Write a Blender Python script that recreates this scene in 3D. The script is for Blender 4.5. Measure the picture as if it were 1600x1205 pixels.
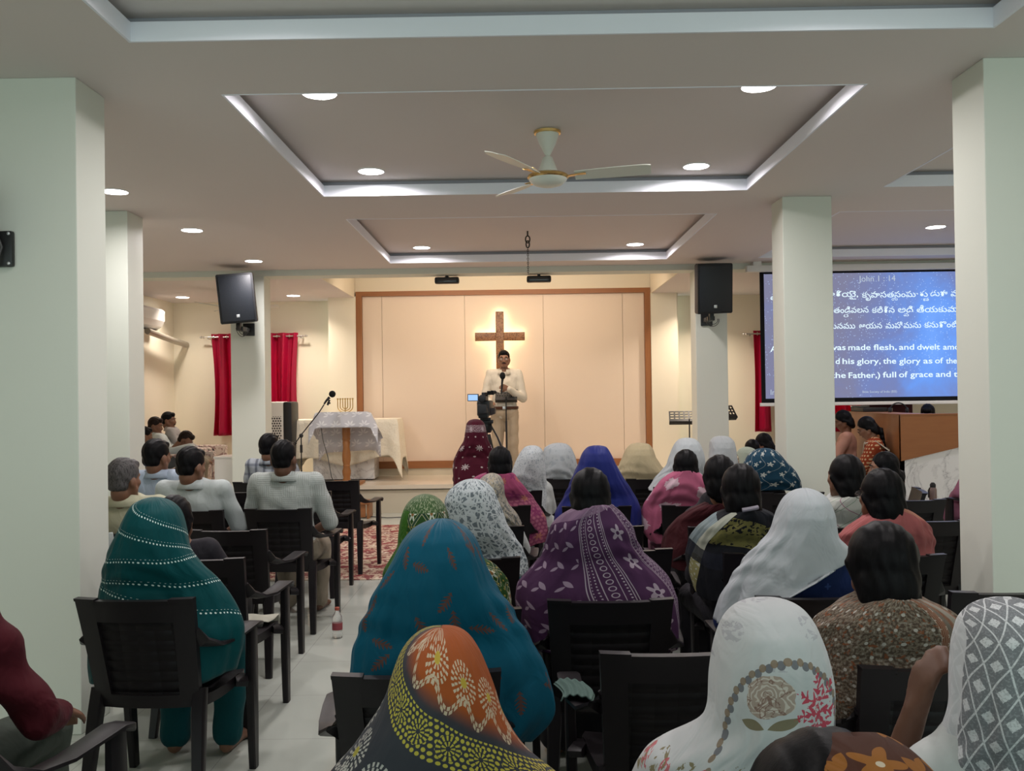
import bpy, bmesh, math, random
import numpy as np
from mathutils import Vector, Matrix, noise as mnoise

for o in list(bpy.data.objects):
    bpy.data.objects.remove(o)
SC = bpy.context.scene
COL = SC.collection
R = math.radians

# ------------------------------------------------------------------ camera
cam_d = bpy.data.cameras.new('camera')
cam = bpy.data.objects.new('camera', cam_d)
COL.objects.link(cam)
cam_d.sensor_fit = 'HORIZONTAL'
cam_d.sensor_width = 36.0
cam_d.lens = 36.0 * 1400 / 1600
cam_d.clip_start = 0.05
cam.location = (0.0, 0.0, 1.58)
cam.rotation_euler = (Matrix.Rotation(R(0.41), 3, 'Z') @ Matrix.Rotation(R(90 + 0.51), 3, 'X')
                      @ Matrix.Rotation(R(-0.80), 3, 'Z')).to_euler()
SC.camera = cam

# ------------------------------------------------------------------ view, world
SC.view_settings.view_transform = 'Standard'
SC.view_settings.look = 'None'
SC.view_settings.gamma = 1.0
SC.view_settings.use_curve_mapping = False
SC.view_settings.exposure = 0.42
SC.cycles.max_bounces = 7
SC.cycles.diffuse_bounces = 4
SC.cycles.glossy_bounces = 3
SC.cycles.transmission_bounces = 4
SC.cycles.transparent_max_bounces = 12
SC.cycles.sample_clamp_indirect = 4.0
SC.cycles.use_denoising = True

W = bpy.data.worlds.new('daylight')
SC.world = W
W.use_nodes = True
bg = W.node_tree.nodes['Background']
bg.inputs[0].default_value = (0.80, 1.0, 0.96, 1)
bg.inputs[1].default_value = 1.12

Z_CEIL, Z_REC, Z_SOF = 3.11, 3.23, 3.04

def area(name, loc, size, power, color, direction=(0, 0, -1), shape='DISK', size_y=None, spread=180):
    l = bpy.data.lights.new(name, 'AREA')
    l.shape = shape
    l.size = size
    if size_y:
        l.size_y = size_y
    l.energy = power
    l.color = color
    l.spread = R(spread)
    o = bpy.data.objects.new(name, l)
    COL.objects.link(o)
    o.location = loc
    o.rotation_euler = Vector(direction).to_track_quat('-Z', 'Y').to_euler()
    return o

# daylight behind the curtained window (back left), and the warm cove lamps over the stage
area('window_daylight', (-4.0, 14.35, 1.8), 1.3, 16, (1.0, 0.97, 0.92), (0, -1, 0), 'RECTANGLE', 1.6)
area('window_daylight', (4.9, 14.35, 1.7), 1.3, 22, (1.0, 0.97, 0.92), (0, -1, 0), 'RECTANGLE', 1.5)
area('stage_cove_lamp', (-0.22, 11.9, 3.34), 3.6, 19, (1.0, 0.80, 0.63), (0, 0.55, -1), 'RECTANGLE', 0.35)

# ------------------------------------------------------------------ node helpers
class E:
    """a socket that can be combined by python arithmetic into Math nodes"""
    def __init__(s, nt, sock): s.nt, s.s = nt, sock
def mnode(nt, op, *a, clamp=False):
    n = nt.nodes.new('ShaderNodeMath'); n.operation = op; n.use_clamp = clamp
    for i, x in enumerate(a):
        if isinstance(x, E): nt.links.new(x.s, n.inputs[i])
        else: n.inputs[i].default_value = float(x)
    return E(nt, n.outputs[0])
def _bin(op, rev=False):
    def f(s, o):
        return mnode(s.nt, op, o, s) if rev else mnode(s.nt, op, s, o)
    return f
E.__add__ = _bin('ADD'); E.__radd__ = _bin('ADD', True)
E.__sub__ = _bin('SUBTRACT'); E.__rsub__ = _bin('SUBTRACT', True)
E.__mul__ = _bin('MULTIPLY'); E.__rmul__ = _bin('MULTIPLY', True)
E.__truediv__ = _bin('DIVIDE'); E.__rtruediv__ = _bin('DIVIDE', True)
E.__lt__ = _bin('LESS_THAN'); E.__gt__ = _bin('GREATER_THAN')
E.__neg__ = lambda s: mnode(s.nt, 'MULTIPLY', s, -1)
def f_(op):
    return lambda x, *a: mnode(x.nt, op, x, *a)
esin, ecos, efract, efloor, eabs, esqrt = f_('SINE'), f_('COSINE'), f_('FRACT'), f_('FLOOR'), f_('ABSOLUTE'), f_('SQRT')
emin, emax = f_('MINIMUM'), f_('MAXIMUM')
def eatan2(y, x): return mnode(y.nt, 'ARCTAN2', y, x)
def between(x, a, b): return (x > a) * (x < b)
def hyp(x, y): return esqrt(x * x + y * y)

class Mat:
    """procedural material: base colour, then masks laid over it"""
    def __init__(s, name, color, rough=0.6, spec=0.3, metal=0.0, coord='Object'):
        s.m = bpy.data.materials.new(name); s.m.use_nodes = True
        s.nt = s.m.node_tree
        s.b = s.nt.nodes['Principled BSDF']
        s.b.inputs['Roughness'].default_value = rough
        s.b.inputs['Metallic'].default_value = metal
        s.b.inputs['Specular IOR Level'].default_value = spec
        s.b.inputs['Base Color'].default_value = (*color, 1)
        s.col = None; s.color = color; s.coordname = coord
        s._c = None
        s.m.diffuse_color = (*color, 1)
    def coords(s):
        if s._c is None:
            tc = s.nt.nodes.new('ShaderNodeTexCoord')
            sx = s.nt.nodes.new('ShaderNodeSeparateXYZ')
            s.vec = tc.outputs[s.coordname]
            s.nt.links.new(s.vec, sx.inputs[0])
            s._c = [E(s.nt, sx.outputs[i]) for i in range(3)]
        return s._c
    def noise(s, scale=5, detail=3, rough=0.5, dist=0, stretch=(1, 1, 1)):
        s.coords()
        mp = s.nt.nodes.new('ShaderNodeMapping'); mp.inputs['Scale'].default_value = stretch
        s.nt.links.new(s.vec, mp.inputs['Vector'])
        n = s.nt.nodes.new('ShaderNodeTexNoise')
        n.inputs['Scale'].default_value = scale; n.inputs['Detail'].default_value = detail
        n.inputs['Roughness'].default_value = rough; n.inputs['Distortion'].default_value = dist
        s.nt.links.new(mp.outputs[0], n.inputs['Vector'])
        return E(s.nt, n.outputs['Fac'])
    def voronoi(s, scale=20, feature='F1', rand=1.0, out='Distance'):
        s.coords()
        n = s.nt.nodes.new('ShaderNodeTexVoronoi'); n.feature = feature
        n.inputs['Scale'].default_value = scale; n.inputs['Randomness'].default_value = rand
        s.nt.links.new(s.vec, n.inputs['Vector'])
        return E(s.nt, n.outputs[out])
    def over(s, mask, color, strength=1.0):
        mx = s.nt.nodes.new('ShaderNodeMix'); mx.data_type = 'RGBA'
        fac = mnode(s.nt, 'MULTIPLY', mask, strength, clamp=True)
        s.nt.links.new(fac.s, mx.inputs['Factor'])
        if s.col is None: mx.inputs['A'].default_value = (*s.color, 1)
        else: s.nt.links.new(s.col, mx.inputs['A'])
        mx.inputs['B'].default_value = (*color, 1)
        s.col = mx.outputs['Result']
        s.nt.links.new(s.col, s.b.inputs['Base Color'])
        return s
    def bump(s, h, strength=0.3, dist=0.01):
        b = s.nt.nodes.new('ShaderNodeBump')
        b.inputs['Strength'].default_value = strength; b.inputs['Distance'].default_value = dist
        s.nt.links.new(h.s, b.inputs['Height'])
        s.nt.links.new(b.outputs[0], s.b.inputs['Normal'])
        return s
    def alpha(s, a):
        if isinstance(a, E): s.nt.links.new(a.s, s.b.inputs['Alpha'])
        else: s.b.inputs['Alpha'].default_value = a
        return s
    def sheen(s, w=0.3):
        s.b.inputs['Sheen Weight'].default_value = w
        return s
    def emit(s, color, strength):
        s.b.inputs['Emission Color'].default_value = (*color, 1)
        s.b.inputs['Emission Strength'].default_value = strength
        return s
    def translucent(s, color, fac):
        t = s.nt.nodes.new('ShaderNodeBsdfTranslucent'); t.inputs[0].default_value = (*color, 1)
        mx = s.nt.nodes.new('ShaderNodeMixShader'); mx.inputs[0].default_value = fac
        out = s.nt.nodes['Material Output']
        s.nt.links.new(s.b.outputs[0], mx.inputs[1]); s.nt.links.new(t.outputs[0], mx.inputs[2])
        s.nt.links.new(mx.outputs[0], out.inputs[0])
        return s

def dots(u, v, p, r, stag=False):
    if stag: u = u + efloor(v / p) * (p * 0.5)
    return hyp((efract(u / p) - 0.5) * p, (efract(v / p) - 0.5) * p) < r
def cell(u, v, pu, pv=None, stag=True):
    pv = pv or pu
    if stag: u = u + efloor(v / pv) * (pu * 0.5)
    return (efract(u / pu) - 0.5) * pu, (efract(v / pv) - 0.5) * pv
def flower(x, y, rad, n=5, inner=0.25):
    r = hyp(x, y); a = eatan2(y, x)
    edge = (ecos(a * n) * 0.3 + 0.7) * rad
    return (r < edge) * (r > rad * inner)
def leaf(x, y, ang, L, Wd, teeth=0):
    c, s_ = math.cos(ang), math.sin(ang)
    p = x * c + y * s_; q = y * c - x * s_
    t = p / L
    w = (1 - t * t) * Wd
    if teeth: w = w * (esin(p * teeth - eabs(q) * teeth * 0.8) * 0.45 + 0.55)
    return (eabs(q) < w) * (eabs(t) < 1)

def simple(name, c, rough=0.6, spec=0.3, metal=0.0): return Mat(name, c, rough, spec, metal).m
def emission(name, c, s):
    m = bpy.data.materials.new(name); m.use_nodes = True; nt = m.node_tree
    nt.nodes.remove(nt.nodes['Principled BSDF'])
    e = nt.nodes.new('ShaderNodeEmission'); e.inputs[0].default_value = (*c, 1); e.inputs[1].default_value = s
    nt.links.new(e.outputs[0], nt.nodes['Material Output'].inputs[0])
    return m

# ------------------------------------------------------------------ mesh helpers
class MB:
    def __init__(s): s.v, s.f, s.uv = [], [], {}
    def add(s, vs, fs):
        n = len(s.v); s.v += [tuple(p) for p in vs]; s.f += [tuple(i + n for i in f) for f in fs]; return s
    def box(s, lo, hi, bev=0.0, M=None):
        x0, y0, z0 = lo; x1, y1, z1 = hi
        if bev <= 0:
            vs = [(x0,y0,z0),(x1,y0,z0),(x1,y1,z0),(x0,y1,z0),(x0,y0,z1),(x1,y0,z1),(x1,y1,z1),(x0,y1,z1)]
            fs = [(0,3,2,1),(4,5,6,7),(0,1,5,4),(1,2,6,5),(2,3,7,6),(3,0,4,7)]
        else:
            bm = bmesh.new(); bmesh.ops.create_cube(bm, size=1)
            for p in bm.verts:
                p.co = Vector(((x0+x1)/2 + p.co.x*(x1-x0), (y0+y1)/2 + p.co.y*(y1-y0), (z0+z1)/2 + p.co.z*(z1-z0)))
            bmesh.ops.bevel(bm, geom=list(bm.edges), offset=bev, segments=2, profile=0.6, affect='EDGES')
            bm.verts.index_update()
            vs = [tuple(p.co) for p in bm.verts]; fs = [tuple(q.index for q in f.verts) for f in bm.faces]; bm.free()
        if M is not None: vs = [tuple(M @ Vector(p)) for p in vs]
        return s.add(vs, fs)
    def rings(s, rings, close=True, cap=True):
        n = len(rings[0]); vs = [p for r in rings for p in r]; fs = []
        for i in range(len(rings) - 1):
            for j in range(n if close else n - 1):
                k = (j + 1) % n
                fs.append((i*n+j, i*n+k, (i+1)*n+k, (i+1)*n+j))
        if cap and close:
            fs.append(tuple(reversed(range(n)))); m = (len(rings)-1)*n
            fs.append(tuple(range(m, m+n)))
        return s.add(vs, fs)
    def tube(s, pts, r, n=10, cap=True):
        pts = [Vector(p) for p in pts]; rs = r if isinstance(r, (list, tuple)) else [r]*len(pts)
        rings = []; up = None
        for i, p in enumerate(pts):
            t = (pts[min(i+1, len(pts)-1)] - pts[max(i-1, 0)]).normalized()
            if up is None: up = Vector((0,0,1)) if abs(t.z) < 0.9 else Vector((0,1,0))
            a = t.cross(up).normalized(); b = a.cross(t).normalized(); up = b
            rings.append([p + (a*math.cos(q) + b*math.sin(q))*rs[i] for q in [2*math.pi*k/n for k in range(n)]])
        return s.rings(rings, True, cap)
    def lathe(s, prof, c=(0,0,0), n=24, M=None):
        rings = []
        for r_, z in prof:
            ring = [Vector((c[0]+r_*math.cos(2*math.pi*k/n), c[1]+r_*math.sin(2*math.pi*k/n), c[2]+z)) for k in range(n)]
            rings.append([M @ p for p in ring] if M is not None else ring)
        return s.rings(rings)
    def sphere(s, c, r, n=16, M=None):
        r = (r, r, r) if isinstance(r, (int, float)) else r
        rings = []
        for i in range(n//2 + 1):
            t = math.pi * (0.02 + 0.96*i/(n//2)); ring = []
            for k in range(n):
                p = Vector((r[0]*math.sin(t)*math.cos(2*math.pi*k/n), r[1]*math.sin(t)*math.sin(2*math.pi*k/n), -r[2]*math.cos(t)))
                if M is not None: p = M @ p
                ring.append(p + Vector(c))
            rings.append(ring)
        return s.rings(rings)
    def prism(s, poly, axis, a, b):
        def P(u, v, w): return (w, u, v) if axis == 'X' else (u, w, v) if axis == 'Y' else (u, v, w)
        return s.rings([[P(u, v, a) for u, v in poly], [P(u, v, b) for u, v in poly]])
    def strap(s, pts, wdirs, w, th):
        """flat bar swept along pts; wdirs = width direction at each point"""
        rings = []; pts = [Vector(p) for p in pts]
        for i, p in enumerate(pts):
            t = (pts[min(i+1, len(pts)-1)] - pts[max(i-1, 0)]).normalized()
            a = Vector(wdirs[i]).normalized(); a = (a - t*a.dot(t)).normalized(); b = t.cross(a)
            ww = w[i] if isinstance(w, (list, tuple)) else w; tt = th[i] if isinstance(th, (list, tuple)) else th
            c = 0.35
            q = [(-1,-1+c),(-1,1-c),(-1+c*0.6,1),(1-c*0.6,1),(1,1-c),(1,-1+c),(1-c*0.6,-1),(-1+c*0.6,-1)]
            rings.append([p + a*(x*ww/2) + b*(y*tt/2) for x, y in q])
        return s.rings(rings)
    def mesh(s, name, smooth=True):
        me = bpy.data.meshes.new(name)
        me.from_pydata(s.v, [], s.f); me.update()
        bm = bmesh.new(); bm.from_mesh(me); bmesh.ops.recalc_face_normals(bm, faces=bm.faces); bm.to_mesh(me); bm.free()
        if smooth:
            me.polygons.foreach_set('use_smooth', [True]*len(me.polygons))
            try: me.set_sharp_from_angle(angle=R(38))
            except Exception: pass
        return me

def put(name, data, mat, parent=None, loc=(0,0,0), rot=(0,0,0), smooth=True):
    me = data.mesh(name, smooth) if isinstance(data, MB) else data
    o = bpy.data.objects.new(name, me); COL.objects.link(o)
    if mat is not None:
        mm = mat.m if isinstance(mat, Mat) else mat
        if len(me.materials): me.materials[0] = mm
        else: me.materials.append(mm)
    o.parent = parent; o.location = loc; o.rotation_euler = rot
    return o
def thing(name, label, cat, loc=(0,0,0), rz=0.0, group=None):
    o = bpy.data.objects.new(name, None); COL.objects.link(o)
    o.empty_display_size = 0.1
    o.location = loc; o.rotation_euler = (0, 0, rz); o['label'] = label; o['category'] = cat
    if group: o['group'] = group
    return o
def tag(o, label, cat, group=None, kind=None):
    o['label'] = label; o['category'] = cat
    if group: o['group'] = group
    if kind: o['kind'] = kind
    return o
def struct(name, mb, mat, parent=None, smooth=False):
    o = put(name, mb, mat, parent, smooth=smooth)
    if parent is None: o['kind'] = 'structure'
    return o
def dup(root, loc, rz, label=None, group=None):
    r = root.copy(); COL.objects.link(r); r.location = loc; r.rotation_euler = (0, 0, rz)
    if label: r['label'] = label
    if group: r['group'] = group
    for ch in list(root.children):
        c = ch.copy(); COL.objects.link(c); c.parent = r
        for g in ch.children:
            d = g.copy(); COL.objects.link(d); d.parent = c
    return r
# ------------------------------------------------------------------ room shell
m_ceil = Mat('ceiling_paint', (0.76, 0.70, 0.675), 0.75, 0.2)
m_ceil.over(m_ceil.noise(1.3, 3), (0.72, 0.66, 0.63), 0.5)
m_cove = simple('white_gloss_paint', (0.90, 0.92, 1.0), 0.5)
m_col = Mat('column_paint', (0.70, 0.73, 0.655), 0.6, 0.3)
m_col.bump(m_col.noise(60, 4), 0.06, 0.004)
m_wall = Mat('cream_wall_paint', (0.84, 0.77, 0.62), 0.65, 0.25)
m_wall.bump(m_wall.noise(50, 4), 0.05, 0.004)
m_panel = Mat('stage_laminate', (0.80, 0.66, 0.53), 0.45, 0.35)
m_panel.over(m_panel.noise(220, 2, stretch=(1, 1, 0.05)), (0.76, 0.62, 0.49), 0.35)
m_wood = Mat('teak_veneer', (0.36, 0.15, 0.055), 0.42, 0.4)
m_wood.over(m_wood.noise(7, 4, 0.6, 0.6, (0.6, 6, 6)), (0.22, 0.08, 0.028), 0.8)
m_woodv = Mat('teak_veneer_upright', (0.36, 0.15, 0.055), 0.42, 0.4)
m_woodv.over(m_woodv.noise(7, 4, 0.6, 0.6, (6, 6, 0.6)), (0.22, 0.08, 0.028), 0.8)

m_floor = Mat('polished_floor_tiles', (0.50, 0.53, 0.48), 0.12, 0.5)
x, y, z = m_floor.coords()
m_floor.over(m_floor.noise(1.7, 4), (0.45, 0.48, 0.43), 0.7)
jx = eabs(efract(x / 0.6 + 0.21) - 0.5); jy = eabs(efract(y / 0.6 + 0.1) - 0.5)
m_floor.over(emax(jx, jy) > 0.4965, (0.33, 0.34, 0.31), 0.8)

FX0, FX1, FY0, FY1 = -5.3, 7.6, -4.0, 13.8
struct('floor', MB().box((FX0 - 0.2, FY0, -0.12), (FX1, FY1 + 0.2, 0)), m_floor)

# ceiling: lower slab with sunken coffers, each coffer lined by a white upstand
COF = [(-1.65, 2.05, 0.9, 3.82), (-1.48, 1.775, 4.50, 6.85), (-1.475, 1.74, 7.74, 10.37),
       (2.79, 6.9, 0.9, 3.82), (2.79, 6.9, 4.50, 6.81), (2.79, 6.9, 7.74, 10.37)]
mb = MB()
ys = sorted({FY0, 10.8} | {c[2] for c in COF} | {c[3] for c in COF})
for ya, yb in zip(ys[:-1], ys[1:]):
    cuts = sorted((c[0], c[1]) for c in COF if c[2] <= ya + 1e-6 and c[3] >= yb - 1e-6)
    xa = FX0
    for c0, c1 in cuts:
        mb.box((xa, ya, Z_CEIL), (c0, yb, Z_CEIL + 0.085)); xa = c1
    mb.box((xa, ya, Z_CEIL), (FX1, yb, Z_CEIL + 0.085))
struct('ceiling', mb, m_ceil)
struct('ceiling_recess', MB().box((FX0, FY0, Z_REC), (FX1, 10.8, Z_REC + 0.1)), m_ceil)
m_band = simple('recess_band_paint', (0.42, 0.42, 0.47), 0.7)
for i, (x0, x1, y0, y1) in enumerate(COF):
    mb = MB(); t = 0.012; za, zb = Z_CEIL - 0.002, Z_CEIL + 0.083
    mb.box((x0, y0, za), (x1, y0 + t, zb)); mb.box((x0, y1 - t, za), (x1, y1, zb))
    mb.box((x0, y0 + t, za), (x0 + t, y1 - t, zb)); mb.box((x1 - t, y0 + t, za), (x1, y1 - t, zb))
    struct('trim_%d' % (i + 1), mb, m_cove)
    mb = MB(); g = 0.05; za, zb = Z_CEIL + 0.085, Z_REC - 0.001
    mb.box((x0 - g, y0 - g, za), (x1 + g, y0 - g + t, zb)); mb.box((x0 - g, y1 + g - t, za), (x1 + g, y1 + g, zb))
    mb.box((x0 - g, y0 - g + t, za), (x0 - g + t, y1 + g - t, zb)); mb.box((x1 + g - t, y0 - g + t, za), (x1 + g, y1 + g - t, zb))
    struct('trim_%d' % (i + 11), mb, m_band)

# beam across the hall in front of the stage, soffits of the side bays, niche above the stage
struct('beam', MB().box((FX0, 10.8, Z_SOF), (FX1, 11.1, Z_REC + 0.1)), m_col)
NX0, NX1 = -2.44, 2.0
struct('ceiling_left_bay', MB().box((FX0, 11.1, Z_SOF + 0.005), (NX0, 13.8, Z_SOF + 0.4)), m_ceil)
struct('ceiling_right_bay', MB().box((NX1, 11.1, Z_SOF + 0.005), (FX1, 13.8, Z_SOF + 0.4)), m_ceil)
struct('trim_21', MB().box((NX0 - 0.001, 11.1, Z_SOF + 0.004), (NX0 + 0.012, 13.4, 3.45)), m_wall)
struct('trim_22', MB().box((NX1 - 0.012, 11.1, Z_SOF + 0.004), (NX1 + 0.001, 13.4, 3.45)), m_wall)
struct('ceiling_niche', MB().box((NX0, 11.1, 3.44), (NX1, 13.5, 3.5)), m_wall)

# columns
def column(x0, x1, y0, y1, top):
    o = struct('column', MB().box((x0, y0, 0), (x1, y1, top), 0.006), m_col)
    return o
column(-2.53, -2.08, 4.22, 4.52, Z_CEIL)
column(-3.58, -3.16, 7.25, 7.55, Z_CEIL)
column(-3.47, -3.06, 10.8, 11.08, Z_SOF)
column(2.18, 2.63, 4.165, 4.47, Z_CEIL)
column(2.11, 2.50, 7.10, 7.41, Z_CEIL)
column(2.145, 2.525, 10.8, 11.12, Z_SOF)

# stage
ST = 0.38
m_stage = Mat('stage_marble', (0.74, 0.66, 0.53), 0.22, 0.5)
m_stage.over(m_stage.noise(3, 4), (0.66, 0.58, 0.46), 0.6)
m_riser = Mat('stage_riser_stone', (0.64, 0.58, 0.45), 0.4, 0.4)
m_riser.over(m_riser.noise(2.5, 5), (0.56, 0.49, 0.37), 0.7)
m_dark = simple('dark_groove', (0.06, 0.05, 0.045), 0.6)
struct('floor_stage', MB().box((-3.2, 12.0, 0), (2.6, 13.8, ST - 0.065)).box((FX0, 11.15, 0), (-3.2, 13.8, ST - 0.065)), m_riser)
struct('trim_31', MB().box((-3.2, 11.975, ST - 0.068), (2.6, 12.05, ST - 0.055)).box((FX0, 11.13, ST - 0.068), (-3.2, 11.2, ST - 0.055)), m_dark)
struct('floor_stage_slab', MB().box((-3.2, 11.96, ST - 0.055), (2.6, 13.8, ST)).box((FX0, 11.12, ST - 0.055), (-3.2, 13.8, ST)), m_stage)

# back wall of the stage: laminate panels in a teak frame over a stone plinth
struct('wall_stage', MB().box((NX0 - 0.4, 13.42, 0), (NX1 + 0.4, 13.55, 3.5)), m_wall)
struct('baseboard_stage', MB().box((-2.41, 13.36, ST), (1.98, 13.42, ST + 0.105)), m_riser)
fx0, fx1, fz0, fz1 = -2.41, 1.98, ST + 0.105, 3.13
mb = MB(); w = 0.085
struct('trim_41', MB().box((fx0, 13.34, fz1 - 0.07), (fx1, 13.42, fz1)).box((fx0, 13.34, fz0), (fx1, 13.42, fz0 + 0.105)), m_wood)
struct('trim_42', MB().box((fx0, 13.34, fz0 + 0.105), (fx0 + w, 13.42, fz1 - 0.07)).box((fx1 - w, 13.34, fz0 + 0.105), (fx1, 13.42, fz1 - 0.07)), m_woodv)
seams = [fx0 + w, -2.03, -0.79, 0.385, 1.57, fx1 - w]
for a, b in zip(seams[:-1], seams[1:]):
    struct('wall_panel', MB().box((a + 0.003, 13.40, fz0 + 0.105), (b - 0.003, 13.419, fz1 - 0.07), 0.002), m_panel)
struct('pilaster', MB().box((-2.82, 13.33, ST), (-2.412, 13.6, Z_SOF + 0.02)), m_wall)
struct('pilaster', MB().box((1.982, 13.33, ST), (2.37, 13.6, Z_SOF + 0.02)), m_wall)

# outer walls, with window openings behind the curtains
def wall_with_hole(name, x0, x1, hx0, hx1, hz0, hz1):
    mb = MB(); ya, yb = 13.76, 13.95
    mb.box((x0, ya, 0), (hx0, yb, 3.3)); mb.box((hx1, ya, 0), (x1, yb, 3.3))
    mb.box((hx0, ya, 0), (hx1, yb, hz0)); mb.box((hx0, ya, hz1), (hx1, yb, 3.3))
    struct(name, mb, m_wall)
wall_with_hole('wall_back_left', FX0, -2.80, -4.5, -3.48, 1.05, 2.36)
wall_with_hole('wall_back_right', 2.36, FX1, 4.3, 5.5, 0.95, 2.3)
m_glass = Mat('window_glass', (0.95, 0.97, 0.97), 0.35, 0.5); m_glass.b.inputs['Transmission Weight'].default_value = 1.0
m_alu = simple('white_window_metal', (0.75, 0.75, 0.74), 0.4)
for n, (a, b, c, d) in enumerate([(-4.5, -3.48, 1.05, 2.36), (4.3, 5.5, 0.95, 2.3)]):
    mb = MB(); q = 0.05; mid = (a + b) / 2
    mb.box((a, 13.86, c), (a + q, 13.9, d)); mb.box((b - q, 13.86, c), (b, 13.9, d)); mb.box((mid - q/2, 13.86, c), (mid + q/2, 13.9, d))
    mb.box((a, 13.86, c), (b, 13.9, c + q)); mb.box((a, 13.86, d - q), (b, 13.9, d))
    w_ = struct('window_%d' % (n + 1), mb, m_alu)
    put('pane', MB().box((a + q, 13.875, c + q), (b - q, 13.881, d - q)), m_glass, w_, smooth=False)
struct('wall_left', MB().box((FX0 - 0.2, FY0, 0), (FX0, 13.95, 3.35)), m_wall)
struct('wall_right', MB().box((FX1, FY0, 0), (FX1 + 0.2, 13.95, 3.35)), m_wall)

# ------------------------------------------------------------------ ceiling downlights
m_lamp = emission('downlight_diffuser', (1.0, 0.97, 0.95), 16)
m_rim = simple('downlight_rim', (0.9, 0.9, 0.9), 0.4)
def downlight(x, y, z, label, power=13, col=(1.0, 0.925, 0.92), r=0.095):
    t = thing('ceiling_light', label, 'ceiling light', (x, y, z), 0, 'round recessed ceiling lights')
    put('rim', MB().lathe([(r, 0.004), (r + 0.006, 0.0), (r + 0.006, -0.005), (r - 0.003, -0.008), (r - 0.003, 0.003)], n=32), m_rim, t)
    put('diffuser', MB().lathe([(r - 0.004, 0.003), (r - 0.004, -0.006), (0.002, -0.0065)], n=32), m_lamp, t)
    l = area('downlight_lamp', (x, y, z - 0.012), r * 1.7, power, col, (0, 0, -1), 'DISK', spread=165 if z > 3.08 else 125)
    l.parent = t; l.location = (0, 0, -0.012)
for i, (x, y) in enumerate([(-2.95, 6.56), (-2.95, 8.12), (-2.95, 10.02)]):
    downlight(x, y, Z_CEIL, ['round white ceiling light just right of the near green column', 'round white ceiling light above the aisle, second of the side row',
              'round white ceiling light above the tilted wall speaker'][i])
for i, (x, y) in enumerate([(-1.06, 4.85), (1.325, 4.85), (-1.06, 6.56), (1.325, 6.56)]):
    downlight(x, y, Z_REC, ['round ceiling light half hidden by the near edge of the fan recess', 'ceiling light almost wholly hidden by the recess edge, right of the fan',
              'round white ceiling light left of the ceiling fan', 'round white ceiling light right of the ceiling fan'][i])
for i, (x, y) in enumerate([(-1.06, 10.0), (1.325, 10.0)]):
    downlight(x, y, Z_REC, ['small round ceiling light in the far recess, left of the hanging chain', 'small round ceiling light in the far recess, right of the hanging chain'][i])
downlight(-4.85, 12.94, Z_SOF + 0.005, 'small round ceiling light in the corner bay above the air conditioner', 8, (1.0, 0.88, 0.76))
downlight(-3.24, 12.94, Z_SOF + 0.005, 'small round ceiling light above the right half of the red curtain', 13, (1.0, 0.88, 0.76))
downlight(2.72, 12.8, Z_SOF + 0.005, 'small ceiling light just beside the right wall speaker', 18, (1.0, 0.85, 0.7))
for x, y in ((-1.06, 1.7), (1.325, 1.7), (-1.06, 3.2), (1.325, 3.2)):
    downlight(x, y, Z_REC, 'round ceiling light in the nearest recess, above the camera', 8)
for x in (4.3, 6.0):
    for y in (5.6, 9.2):
        downlight(x, y, Z_REC, 'round ceiling light of the side hall beyond the right columns')

# ------------------------------------------------------------------ ceiling fans
m_fan = simple('ivory_fan_enamel', (0.72, 0.74, 0.66), 0.35, 0.5)
m_gold = simple('polished_brass', (0.75, 0.52, 0.2), 0.25, 0.5, 1.0)
def fan(x, y, z, drop, angs, label, red=False):
    t = thing('ceiling_fan', label, 'ceiling fan', (x, y, z))
    put('mount_canopy', MB().lathe([(0.075, 0), (0.072, -0.03), (0.05, -0.09), (0.02, -0.15), (0.013, -0.16)], n=28), m_fan, t)
    put('canopy_ring', MB().lathe([(0.076, -0.002), (0.086, -0.008), (0.084, -0.022), (0.074, -0.024)], n=28), m_gold, t)
    put('rod', MB().tube([(0, 0, -0.14), (0, 0, -drop + 0.12)], 0.012, 12), m_fan, t)
    zc = -drop
    put('motor_housing', MB().lathe([(0.013, zc + 0.15), (0.03, zc + 0.14), (0.052, zc + 0.08), (0.064, zc + 0.045), (0.11, zc + 0.035), (0.122, zc + 0.015),
                                     (0.118, zc - 0.005), (0.09, zc - 0.03), (0.05, zc - 0.042), (0.005, zc - 0.046)], n=36), m_fan, t)
    put('trim_ring', MB().lathe([(0.112, zc + 0.034), (0.128, zc + 0.024), (0.13, zc + 0.012), (0.12, zc + 0.004)], n=36), m_gold, t)
    for a in angs:
        mb = MB(); rings = []
        for k in range(13):
            s = k / 12; rr = 0.17 + 0.47 * s
            hw = 0.045 + 0.022 * math.sin(s * 2.2); zz = zc + 0.02 + 0.012 * s
            if k == 12: hw *= 0.75
            rings.append([(rr, -hw, zz + 0.016), (rr, 0, zz + 0.004), (rr, hw, zz - 0.014), (rr, hw, zz - 0.019), (rr, 0, zz - 0.001), (rr, -hw, zz + 0.011)])
        M = Matrix.Rotation(R(a), 4, 'Z')
        mb.rings([[M @ Vector(p) for p in r_] for r_ in rings])
        b = put('blade', mb, m_fan, t)
        mb = MB(); mb.strap([M @ Vector((0.10, 0, zc + 0.012)), M @ Vector((0.15, 0, zc + 0.02)), M @ Vector((0.24, 0, zc + 0.023))], [M @ Vector((0, 1, 0))] * 3, [0.045, 0.04, 0.075], 0.006)
        put('blade_bracket', mb, m_gold, b)
    return t
fan(0.204, 5.62, Z_REC, 0.31, (-10, -122, 118), 'ivory ceiling fan with brass trim under the recessed ceiling')
fan(-3.95, 12.35, Z_SOF + 0.005, 0.24, (5, 125, 245), 'cream ceiling fan partly hidden behind the tilted wall speaker')

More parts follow.
